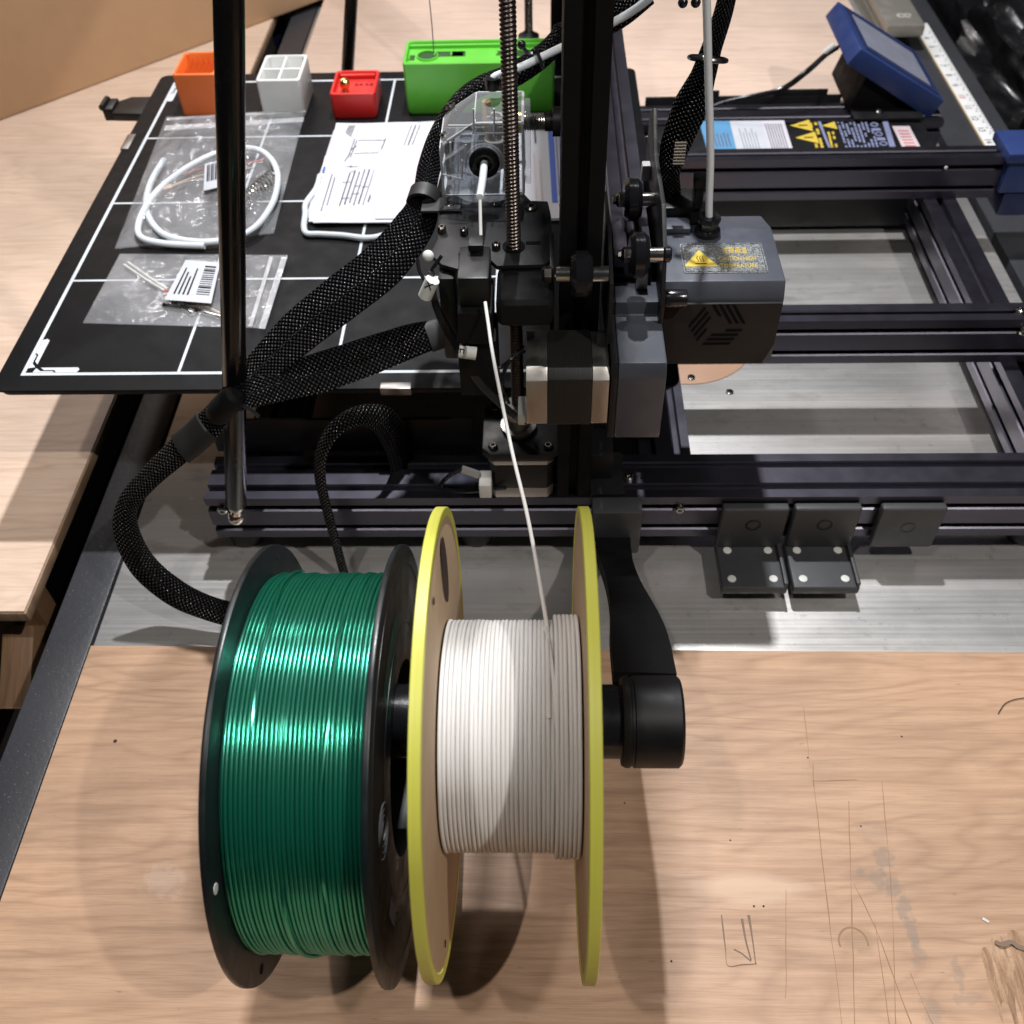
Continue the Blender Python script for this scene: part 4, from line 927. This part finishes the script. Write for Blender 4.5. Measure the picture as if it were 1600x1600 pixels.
sleeve('cable_sleeve', [W(352, 632, y=-.080), W(318, 672, y=-.082), W(280, 704, y=-.084), W(232, 748, y=-.088), W(199, 790, y=-.094), W(199, 835, y=-.100), W(225, 885, y=-.106), W(272, 925, y=-.114), W(320, 948, y=-.120), W(372, 962, y=-.124), W(430, 968, y=-.124)], .0165, .0048,
       [Vector((.2, -.6, .75))]*100+[Vector((.2, -.6, .75))]*200, scale=[.8, 1.1, 1., .85, .8, 1., 1.1, 1.1, 1., 1., 1.])
sleeve('bed_cable_sleeve', [W(540, 905, y=-.082), W(528, 860, y=-.078), W(512, 800, y=-.075), W(500, 745, y=-.073), W(505, 700, y=-.068), W(530, 664, y=-.060), W(565, 650, y=-.050), W(598, 658, y=-.040), W(620, 690, y=-.032), W(630, 730, y=-.026), W(634, 770, y=-.022)], .0105, .0055,
       [Vector((.75*math.cos(i/100*math.pi*.9)*-1, -.55, .55*math.sin(i/100*math.pi)+.2)) for i in range(101)], scale=[.9, .9, .9, .9, .9, 1., 1.3, 1.9, 2.1, 2.2, 2.2])
p = W(352, 634, y=-.082)
MB().lathe([(-.013, .0030), (-.011, .0058), (-.006, .0074), (.006, .0078), (.011, .0064), (.014, .0030)], p, W(318, 672, y=-.082)-p, 18).obj('tape_wrap', 'black_matte', PR)
MB().tube([p+Vector((.012, -.004, .004)), p+Vector((.017, -.006, .0015)), p+Vector((.020, -.006, -.003))], .0011, 6).obj('cable_tie', 'black_gloss', PR)
sleeve('shrink_wrap', [W(322, 668, y=-.0835), W(300, 688, y=-.0845), W(282, 702, y=-.0855)], .0195, .0056, Vector((.2, -.6, .75)), 'black_rubber')
sleeve('shrink_wrap', [W(712, 512, y=-.0265), W(690, 520, y=-.030), W(668, 527, y=-.0335)], .0190, .0056, CAMUP, 'black_rubber')
p = W(663, 312, y=.012); MB().lathe([(-.0045, .0096), (.0045, .0098), (.0045, .0080), (-.0045, .0078)], p, W(650, 348, y=-.002)-W(670, 280, y=.03), 24, False).obj('cable_clip', 'black_rubber', PR)
q0 = W(703, 322, z=ZC); MB().box((q0.x-.016, q0.y-.0075, ZC+.0002), (q0.x+.0065, q0.y+.0065, ZC+.0018), .0006).obj('clip_tab', 'black_rubber', PR)
# wires with their tags
for j, off in enumerate((0, 3, 6, 9)):
    MB().tube(spline([W(672+off*.4, 425, y=-.062), W(676+off*.6, 470, y=-.064), W(694+off, 515, y=-.068), W(722+off, 562, y=-.074), W(752+off, 606, y=-.080), W(800+off, 650, y=-.090), W(828, 662+off*.3, y=-.094)], 6), .0011, 8).obj('motor_wire', 'black_gloss', PR)
MB().tube(spline([W(652, 404, y=-.05), W(656, 425, y=-.055), W(668, 440, y=-.06), W(676, 420, y=-.06), W(690, 400, y=-.058)], 6), .0010, 8).obj('motor_wire', 'black_gloss', PR)
MB().tube(spline([W(735, 552, y=-.074), W(755, 556, y=-.076), W(775, 575, y=-.076), W(800, 560, y=-.07), W(818, 540, y=-.066)], 6), .0011, 8).obj('motor_wire', 'black_gloss', PR)
MB().tube(spline([W(795, 630, y=-.082), W(785, 600, y=-.082), W(795, 565, y=-.078), W(820, 548, y=-.072)], 6), .0011, 8).obj('motor_wire', 'black_gloss', PR)
def tagtube(u0, v0, u1, v1, y, s):
    a = W(u0, v0, y=y); b = W(u1, v1, y=y); o = MB().cyl(a, b, .0038, n=20).obj('wire_tag', 'tag_white', PR); d = (b-a).normalized(); m_ = (a+b)/2; back = (CAM-m_).normalized(); e_ = d.cross(back).normalized(); f_ = e_.cross(d).normalized()
    text(s, .0062, m_+f_*.0039-e_*.0022*0-d*.002-e_*.0018, e_, -d if s == 'X' else -d, 'ink', o, 'tag_letter')
tagtube(676, 437, 664, 463, -.0660, 'X'); tagtube(717, 548, 744, 552, -.0800, 'E')

# ---- X motor with belt housing
my0, my1, mz0, mz1 = -.1000, -.0590, .0420, .0835
def sqp(c): h = (mz1-mz0)/2; return [(y+(my0+my1)/2, z+(mz0+mz1)/2) for y, z in chsq(h, c)]
def slab(x0, x1, c, name, mat, parent=PR, bev=.0006): return MB().prism(sqp(c), (x0, 0, 0), Y_, Z_, X_, x1-x0, bev).obj(name, mat, parent)
slab(.3385, .3500, .0055, 'motor_cap', 'silver'); slab(.3501, .3740, .0048, 'motor_body', 'laminate'); slab(.3741, .3830, .0055, 'motor_cap', 'silver')
MB().box((.3335, -.094, .040), (.3384, -.078, .048), .0008).obj('motor_plug', 'white_plastic', PR)
yB = W(990, 492, z=.088).y; yC = W(990, 472, z=.096).y; yD = W(990, 440, z=.096).y
hp = [(-.1005, .0360), (-.1005, .0800), (-.0975, .0880), (yB, .0880), (yC, .0960), (yD, .0960), (yD, .0360)]
MB().prism(hp, (.3875, 0, 0), Y_, Z_, X_, .0255, .0012).obj('belt_housing', 'grey_housing', PR)
MB().prism([(y*.985-.001, z) for y, z in hp], (.3838, 0, 0), Y_, Z_, X_, .0035, .0004).obj('motor_plate', 'black_sheet', PR)
MB().box((.3990, yD-.008, .0963), (.4055, yD+.004, .1085), .0006).obj('belt_clamp', 'silver', PR)

# ---- rollers on the gantry and the post
def wheel(c, r=.0118, w=.0100):
    c = Vector(c); return MB().lathe([(-w/2, r*.55), (-w/2, r*.78), (-w/2+.0026, r), (w/2-.0026, r), (w/2, r*.78), (w/2, r*.55)], c, X_, 32).obj('roller', 'black_gloss', PR)
w1 = W(988, 312, z=.124); w2 = W(993, 398, z=.124); w1.x = w2.x = .3985
for w_ in (w1, w2):
    wheel(w_); MB().cyl(w_+X_*.0052, w_+X_*.0125, .0040, n=18).obj('spacer', 'chrome', PR); MB().lathe([(0, .0042), (.003, .0042), (.0045, .0025), (.006, .0022)], w_-X_*.005, -X_, 6).obj('lock_nut', 'screw_steel', PR, ang=20)
w3 = W(906, 428, y=-.0705); w3.x = .3675
wheel(w3, .0120, .0110)
MB().cyl((.3545, w3.y, w3.z), (.3615, w3.y, w3.z), .0042, n=18).obj('spacer', 'chrome', PR); MB().cyl((.3735, w3.y, w3.z), (.3815, w3.y, w3.z), .0042, n=18).obj('spacer', 'chrome', PR)
MB().lathe([(0, .0042), (.0035, .0042), (.005, .003)], (.3520, w3.y, w3.z), -X_, 6).obj('lock_nut', 'screw_steel', PR, ang=20)
MB().prism([(-.082, .088), (-.058, .082), (-.020, .075), (.006, .080), (.012, .1), (.004, .128), (-.040, .134), (-.078, .124)], (.3818, 0, 0), Y_, Z_, X_, .0022, .0005).obj('roller_plate', 'black_sheet', PR)
MB().prism([(-.062, .062), (.050, .062), (.062, .09), (.060, .146), (.044, .156), (.022, .140), (-.030, .140), (-.052, .128), (-.066, .10)], (.4108, 0, 0), Y_, Z_, X_, .0024, .0006).obj('head_plate', 'black_sheet', PR)
for w_ in (w1, w2): screw((.4132, w_.y, w_.z), X_, .0042, .0024, PR, 'black_gloss', 'button_screw')
a = W(1060, 425, y=-.05)
MB().cyl((.4135, -.0560, .0985), (.4260, -.0560, .0985), .0050, n=20, bev=.0006).obj('belt_stud', 'black_gloss', PR)

# ---- print head
hx0, hx1 = .4138, .4805
hprof = [(-.0515, .0505), (-.0515, .0935), (-.0470, .1030), (.0040, .1030), (.0330, .0930), (.0330, .0505)]
hd = MB().prism(hprof, (hx0, 0, 0), Y_, Z_, X_, hx1-hx0, .0012).obj('print_head_cover', 'grey_housing', PR)
MB().prism([(hx0+.001, .0500), (hx1-.0055, .0500), (hx1-.0008, .0640), (hx1-.0008, .0925), (hx0+.001, .0925)], (0, -.0535, 0), X_, Z_, Y_, .0018, .0003).obj('front_panel', 'head_front', hd)
gc = W(1121, 508, y=-.0538); Rg = .0165; mb = MB()
vv = lambda a: Vector((math.cos(R_(a)), 0, math.sin(R_(a))))
for k in range(3):
    a0_ = 180-120*k; V0 = vv(a0_)*Rg; d_ = (vv(a0_-60)-vv(a0_))*Rg; e_ = (vv(a0_+60)-vv(a0_))*Rg
    for t0, t1, s0, s1 in ((.02, .14, .0, .93), (.24, .36, .0, .93), (.46, .58, .0, .93), (.68, .80, .0, .56)):
        o_ = gc+V0; mb.add([o_+d_*s0+e_*t0, o_+d_*s1+e_*t0, o_+d_*s1+e_*t1, o_+d_*s0+e_*t1], [(0, 1, 2, 3)])
for v in mb.bm.verts: v.co.y = -.0538
mb.obj('vent_slots', 'ink', hd, smooth=False)
ZS = .1033
def hz(u, v): p = W(u, v, z=ZS); return p
sq4 = [W(u, v, z=ZS) for u, v in ((1066, 427), (1204, 424), (1200, 381), (1063, 381))]
sx0, sx1, sy0, sy1 = sq4[0].x+.001, sq4[1].x-.001, sq4[0].y, sq4[3].y
MB().prism(rr(sx0, sy0, sx1, sy1, .0016, 4), (0, 0, ZS-.0003), X_, Y_, Z_, .0004).obj('warning_sticker', 'sticker_dark', hd)
w_ = sx1-sx0; h_ = sy1-sy0
MB().sweep([(*p, ZS+.0002) for p in rr(sx0+.0010, sy0+.0010, sx1-.0010, sy1-.0010, .0012, 3)]+[(sx0+.0022+(w_-.0044), sy0+.0010, ZS+.0002)], [(.00005, -.00014), (.00005, .00014), (-.00005, 0)], up=Z_, caps=False).obj('sticker_border', 'ink', hd, smooth=False)
tx, ty, ts = sx0+w_*.22, sy0+h_*.47, h_*.56
MB().add([(tx-ts*.60, ty-ts*.46, ZS+.00022), (tx+ts*.60, ty-ts*.46, ZS+.00022), (tx, ty+ts*.54, ZS+.00022)], [(0, 1, 2)]).obj('warning_triangle', 'ink_yellow', hd, smooth=False)
mb = MB()
for k in (-1, 0, 1): mb.sweep(spline([(tx+k*.0015+.0004*math.sin(j*1.6), ty-ts*.20+j*ts*.075, ZS+.0003) for j in range(6)], 3), [(.00003, -.0002), (.00003, .0002), (-.00003, 0)], up=Z_)
mb.box((tx-.0032, ty-ts*.33, ZS+.00025), (tx+.0032, ty-ts*.28, ZS+.0003)); mb.obj('hot_surface_symbol', 'ink', hd, smooth=False)
text('注意高温', h_*.235, (sx0+w_*.50, sy0+h_*.66, ZS+.0002), X_, Y_, 'ink_yellow', hd, 'sticker_text', fit=w_*.30)
text('CAUTION HIGH', h_*.185, (sx0+w_*.44, sy0+h_*.40, ZS+.0002), X_, Y_, 'ink_yellow', hd, 'sticker_text', fit=w_*.44)
text('TEMPERATURE', h_*.185, (sx0+w_*.445, sy0+h_*.16, ZS+.0002), X_, Y_, 'ink_yellow', hd, 'sticker_text', fit=w_*.44)
ft = W(1106, 368, z=.1035)
MB().lathe([(0, .0072), (.0012, .0076), (.0030, .0072), (.0034, .0052), (.0080, .0052), (.0084, .0066), (.0098, .0068), (.0112, .0058), (.0112, .0026)], (ft.x, ft.y+.003, .1030), Vector((0, .02, 1)), 28).obj('push_fitting', 'black_gloss', hd)
MB().lathe([(0, .0057), (.0016, .0059), (.0030, .0057)], (ft.x, ft.y+.003, .1085), Z_, 6).obj('fitting_nut', 'screw_steel', hd, ang=20)
MB().tube(spline([(ft.x, ft.y+.003, .112), W(1108, 315, y=ft.y+.004), W(1110, 240, y=ft.y+.005), W(1107, 120, y=ft.y+.006), W(1104, 0, y=ft.y+.004), W(1100, -90, y=ft.y)], 8), .0021, 14).obj('feed_tube', 'ptfe', PR)
sleeve('cable_sleeve', [W(1047, 300, y=.028), W(1046, 270, y=.030), W(1056, 225, y=.030), W(1080, 165, y=.030), W(1098, 120, y=.028), W(1112, 75, y=.024), W(1130, 20, y=.02), W(1146, -50, y=.016)], .0175, .008, CAMUP, scale=[.75, .7, 1.0, 1.15, .8, .62, .55, .5])
p = W(1106, 92, y=.012); MB().torus(p, Vector((.1, .35, 1)), .0094, .0013, 40, 8).obj('cable_ring', 'black_gloss', PR)
p = W(1077, 4, y=.02); mb = MB()
for dx, dz in ((-.0032, 0), (.0032, 0), (0, .005)): mb.sphere(p+Vector((dx, 0, dz)), .0026, 12)
mb.obj('cable_tie', 'black_gloss', PR)
p = W(818, 88, y=.034); MB().torus(W(842, 90, y=.040), (W(865, 80, y=.04)-W(815, 104, y=.036)), .0052, .0010, 30, 8).obj('cable_tie', 'black_gloss', PR); MB().sphere(W(815, 70, y=.040), .0024, 12).tube([W(815, 70, y=.040), W(822, 80, y=.040), W(832, 84, y=.040)], .0011, 6).obj('cable_tie', 'black_gloss', PR)
# connectors on top of the head
MB().box((.4150, .012, .0935), (.4400, .034, .112), .002).obj('head_connector_board', 'black_plastic', PR)
MB().box((.4165, -.002, .1035), (.4330, .010, .107), .001).obj('head_bracket', 'grey_housing', PR)
MB().box((.4350, .010, .112), (.4400, .022, .126), .0008).box((.4335, .008, .126), (.4405, .016, .132), .0006).obj('head_connector', 'black_plastic', PR)
mb = MB()
for k in range(8): mb.box((.4336, .0078, .1265+k*.0018), (.4400, .0082, .1272+k*.0018))
p = W(1062, 240, y=.012)
for v in mb.bm.verts: v.co += Vector((p.x-.4368, p.y-.008, p.z-.133))
mb.obj('ribbed_plug', 'silver', PR, smooth=False)
p = W(1010, 262, y=.035); MB().box((p.x-.003, .030, p.z-.006), (p.x+.002, .036, p.z+.004), .001).obj('head_plug', 'white_plastic', PR)
P = [W(1012+k*.55, 213+k*.42+4*math.sin(k*.9), y=.12) for k in range(46)]
MB().tube(P, .0009, 6).obj('drag_spring', 'spring_steel', PR)

# ---- brace rods with ball ends
def rod(p0, p1, r=.0068):
    p0 = Vector(p0); p1 = Vector(p1); d = (p1-p0).normalized()
    o = MB().cyl(p0+d*.012, p1, r, n=24, bev=.001).obj('brace_rod', 'rod_black', PR)
    MB().lathe([(-.001, .0045), (.004, .0040), (.007, .0030), (.0085, .0052), (.0115, .0056), (.013, .005)], p0, d, 18).sphere(p0-d*.001, .0058, 20).obj('ball_joint', 'chrome', o)
    return o
rb = W(369, 806, y=-.067); rt = W(357.5, 0, y=-.062)
rod(rb, rb+(rt-rb)*1.35)
fb0 = W(541, 150, y=.485); ft0 = W(549, 0, y=.485); rod(fb0, fb0+(ft0-fb0)*1.6, .0062)
MB().cyl(rb+Vector((0, .001, 0)), rb+Vector((0, .010, 0)), .0035, n=14).obj('joint_stud', 'chrome', PR)

# ---- plates hung on the near beam
def bracket(x0, x1, foot=True):
    o = MB().box((x0, -.0660, -.1045), (x1, -.0592, -.0645), .0022, 3).obj('angle_bracket', 'grey_bracket', PR)
    c = ((x0+x1)/2, -.0660, -.0800 if foot else -.0835)
    MB().lathe([(-.0008, .0052), (.0003, .0052), (.0003, .0040), (-.0002, .0038), (-.0002, .0013), (-.0008, .00005)], c, -Y_, 24).obj('countersunk_screw', 'black_gloss', o)
    if foot:
        MB().box((x0, -.1010, -.1110), (x1, -.0600, -.1035), .0020, 3).obj('bracket_foot', 'grey_bracket', o)
        MB().box((x1-.0028, -.1000, -.1040), (x1-.0002, -.0640, -.1000), .0008).obj('foot_rib', 'grey_bracket', o)
        for u in (.17, .80):
            for y in (-.0935, -.0690):
                MB().cyl((x0+(x1-x0)*u, y, -.1042), (x0+(x1-x0)*u, y, -.1029), .0029, n=20, bev=.0003).obj('magnet', 'white_plastic', o)
bracket(.4668, .5108); bracket(.5142, .5585); bracket(.5712, .6140, False)

# ---- spool holder
hc = Vector((.3930, -.286, .047))
hb = MB().lathe([(-.0125, .0165), (-.0125, .0187), (-.0110, .0195), (-.0092, .0195), (-.0088, .0190), (-.0078, .0190), (-.0074, .0196), (.0115, .0196), (.0127, .0185), (.0127, .00005)], hc, X_, 56, True).obj('spool_holder_hub', 'black_plastic', PR)
MB().lathe([(0, .0150), (.0006, .0158), (.1600, .0158)], (.2222, hc.y, hc.z), X_, 48).obj('spool_axle', 'black_gloss', PR)
arm = spline([(.3935, -.066, -.092), (.3935, -.085, -.082), (.3935, -.120, -.058), (.3935, -.165, -.022), (.3935, -.205, .010), (.3930, -.235, .030), (.3925, -.264, .044)], 6)
nA = len(arm)
MB().sweep(arm, [(-.0045, -.0135), (-.0045, .0135), (.0045, .0135), (.0045, -.0135)], up=Vector((0, -.55, .83)), scale=[(1, .98-.30*math.sin(min(1, i/nA/.85)*math.pi)**2+.06*(i/nA)) for i in range(nA)]).obj('spool_holder_arm', 'black_matte', PR, ang=30)
MB().box((.3800, -.0740, -.1010), (.4130, -.0592, -.0585), .0020).obj('spool_holder_clamp', 'grey_bracket', PR)

# ================================================================ the spools
def disc(x0, x1, r, c, hole, mat, name, par, n=96, bev=.0006):
    return MB().lathe([(0, hole), (0, r-bev), (bev*.3, r-bev*.3), (bev, r), (x1-x0-bev, r), (x1-x0-bev*.3, r-bev*.3), (x1-x0, r-bev), (x1-x0, hole), (0, hole)], (x0, c[0], c[1]), X_, n, False).obj(name, mat, par, ang=40)
gcx = (-.288, .019)
gs = thing('filament_spool', (.253, gcx[0], ZB), 'black plastic spool of shiny dark green filament', 'spool', 'filament spools')
disc(.2228, .2255, .0960, gcx, .0435, 'spool_black', 'flange', gs); rf = disc(.2815, .2842, .0960, gcx, .0435, 'spool_black', 'flange', gs)
MB().lathe([(0, .047), (.0560, .047), (.0560, .0435), (0, .0435), (0, .047)], (.2255, *gcx), X_, 64, False).obj('core', 'spool_black', gs)
def winding(x0, x1, c, R, mat, par, seed, bumps, seg=150):
    mb = MB(); random.seed(seed); n = int((x1-x0)/.00175); p = (x1-x0)/n
    for k in range(n):
        x = x0+(k+.5)*p; mb.torus((x, *c), X_, R-.00088+bumps(k, n)+random.uniform(-.00012, .00012), .00088, seg, 8, .00012, random.random()*6)
    mb.lathe([(0, R-.0013), (x1-x0, R-.0013)], (x0, *c), X_, 96, False)
    return mb.obj('filament_winding', mat, par, ang=80)
winding(.2258, .2812, gcx, .0830, 'green_fil', gs, 1, lambda k, n: -.0005 if k in (0, 11, 12) else (-.0003 if k in (5, 22) else .00025*math.sin(k*1.7)))
for x0_, a0_, dx_ in ((.2350, 20, .0017), (.2660, 70, -.0017), (.2480, 150, .0035)):
    MB().tube([(x0_+dx_*min(1, max(0, (k-25)/10)), gcx[0]+(.0834-.0075*max(0, abs(k-29.5)/29.5-.7))*math.cos(R_(a0_+k*1.6)), gcx[1]+(.0834-.0075*max(0, abs(k-29.5)/29.5-.7))*math.sin(R_(a0_+k*1.6))) for k in range(60)], .00086, 8).obj('crossing_turn', 'green_fil', gs)
for r0, r1 in ((.0875, .0880), (.0600, .0606)):
    MB().lathe([(0, r0), (.0003, r0), (.0003, r1), (0, r1)], (.28415, *gcx), X_, 96, False).obj('raised_ring', 'spool_black', rf)
def arcpatch(r0, r1, a0, a1, mat, name, n=14):
    V = []; 
    for k in range(n+1):
        t = R_(a0+(a1-a0)*k/n)
        for r_ in (r0, r1): V.append((.28445, gcx[0]+r_*math.cos(t), gcx[1]+r_*math.sin(t)))
    MB().add(V, [(2*k, 2*k+1, 2*k+3, 2*k+2) for k in range(n)]).obj(name, mat, rf, smooth=False)
arcpatch(.064, .073, 62, 100, 'spool_green_print', 'green_print'); arcpatch(.052, .058, 70, 104, 'spool_green_print', 'green_print'); arcpatch(.064, .072, 178, 192, 'spool_label', 'grey_label'); arcpatch(.070, .0712, 200, 260, 'spool_green_print', 'green_print'); arcpatch(.066, .0668, 200, 250, 'spool_green_print', 'green_print')
for k in range(4):
    MB().torus((.2845, gcx[0]-.052*1.0, gcx[1]+.038), X_, .0035+.0024*k, .00025, 30, 5).obj('printed_ring', 'spool_label', rf)
for a in (205, 150, 12):
    t = R_(a); MB().cyl((.22545, gcx[0]+.0895*math.cos(t), gcx[1]+.0895*math.sin(t)), (.22575, gcx[0]+.0895*math.cos(t), gcx[1]+.0895*math.sin(t)), .0022, n=14).obj('flange_hole', 'white_plastic' if a == 150 else 'ink', gs)

wcx = (-.286, .036)
ws = thing('filament_spool', (.334, wcx[0], ZB), 'cardboard spool with yellow rims and white filament', 'spool', 'filament spools')
def card_flange(x0, x1):
    o = disc(x0+.0005, x1-.0005, .0992, wcx, .0265, 'kraft', 'flange', ws)
    MB().lathe([(0, .0965), (0, .0998), (.0003, .1002), (x1-x0-.0003, .1002), (x1-x0, .0998), (x1-x0, .0965), (x1-x0-.0004, .0960), (.0004, .0960), (0, .0965)], (x0, *wcx), X_, 128, False).obj('yellow_rim', 'yellow_rim', o, ang=25); return o
lf = card_flange(.3003, .3050); rf2 = card_flange(.3625, .3672)
MB().lathe([(0, .0295), (.0575, .0295), (.0575, .0265), (0, .0265), (0, .0295)], (.3050, *wcx), X_, 64, False).obj('core', 'kraft', ws)
winding(.3052, .3623, wcx, .0500, 'white_fil', ws, 2, lambda k, n: .0024 if k > n-7 else (.0002 if k % 7 == 0 else 0), 130)
MB().prism([(.0085*math.cos(R_(a)), .0200*math.sin(R_(a))) for a in range(0, 360, 15)], (.30505, wcx[0]+.046, wcx[1]+.058), Y_, Z_, X_, .0002).obj('slot_hole', 'pit', lf)
for yy, zz in ((-.075, -.045), (.01, .085)): MB().cyl((.3050, wcx[0]+yy, wcx[1]+zz), (.3053, wcx[0]+yy, wcx[1]+zz), .0016, n=12).obj('tie_hole', 'pit', lf)
# loose strand: up from the winding into the sensor, and the last turn lying across the coil
e0 = Vector((.3485, wcx[0]+.030, wcx[1]+.0425))
st = spline([(.3492, wcx[0]+.0508*math.cos(R_(112)), wcx[1]+.0508*math.sin(R_(112))), (.3490, wcx[0]+.0512*math.cos(R_(92)), wcx[1]+.0512*math.sin(R_(92))), (.3488, wcx[0]+.0516*math.cos(R_(74)), wcx[1]+.0516*math.sin(R_(74))), e0, W(826, 815, y=-.205), W(799, 700, y=-.160), W(772, 565, y=-.112), W(762, 500, y=-.090), W(758, 472, y=-.081)], 10)
MB().tube(st, .00092, 10).obj('filament_strand', 'white_fil', ws)
MB().tube(spline([W(752, 398, y=-.048), W(751, 360, y=-.040), W(750, 312, y=-.031)], 8), .00092, 10).obj('filament_strand', 'white_fil', ws)
P = []
for k in range(40):
    t = R_(58+k*3.6); P.append((.3480+.0090*(k/39)**.8, wcx[0]+.0507*math.cos(t), wcx[1]+.0507*math.sin(t)))
MB().tube(P, .00088, 8).obj('crossing_turn', 'white_fil', ws)
# hair-thin thread hanging behind the plate
MB().tube([W(671, 0, y=.30), W(675, 40, y=.30), W(678, 84, y=.30)], .00045, 6).obj('string', 'ink_grey', PR)
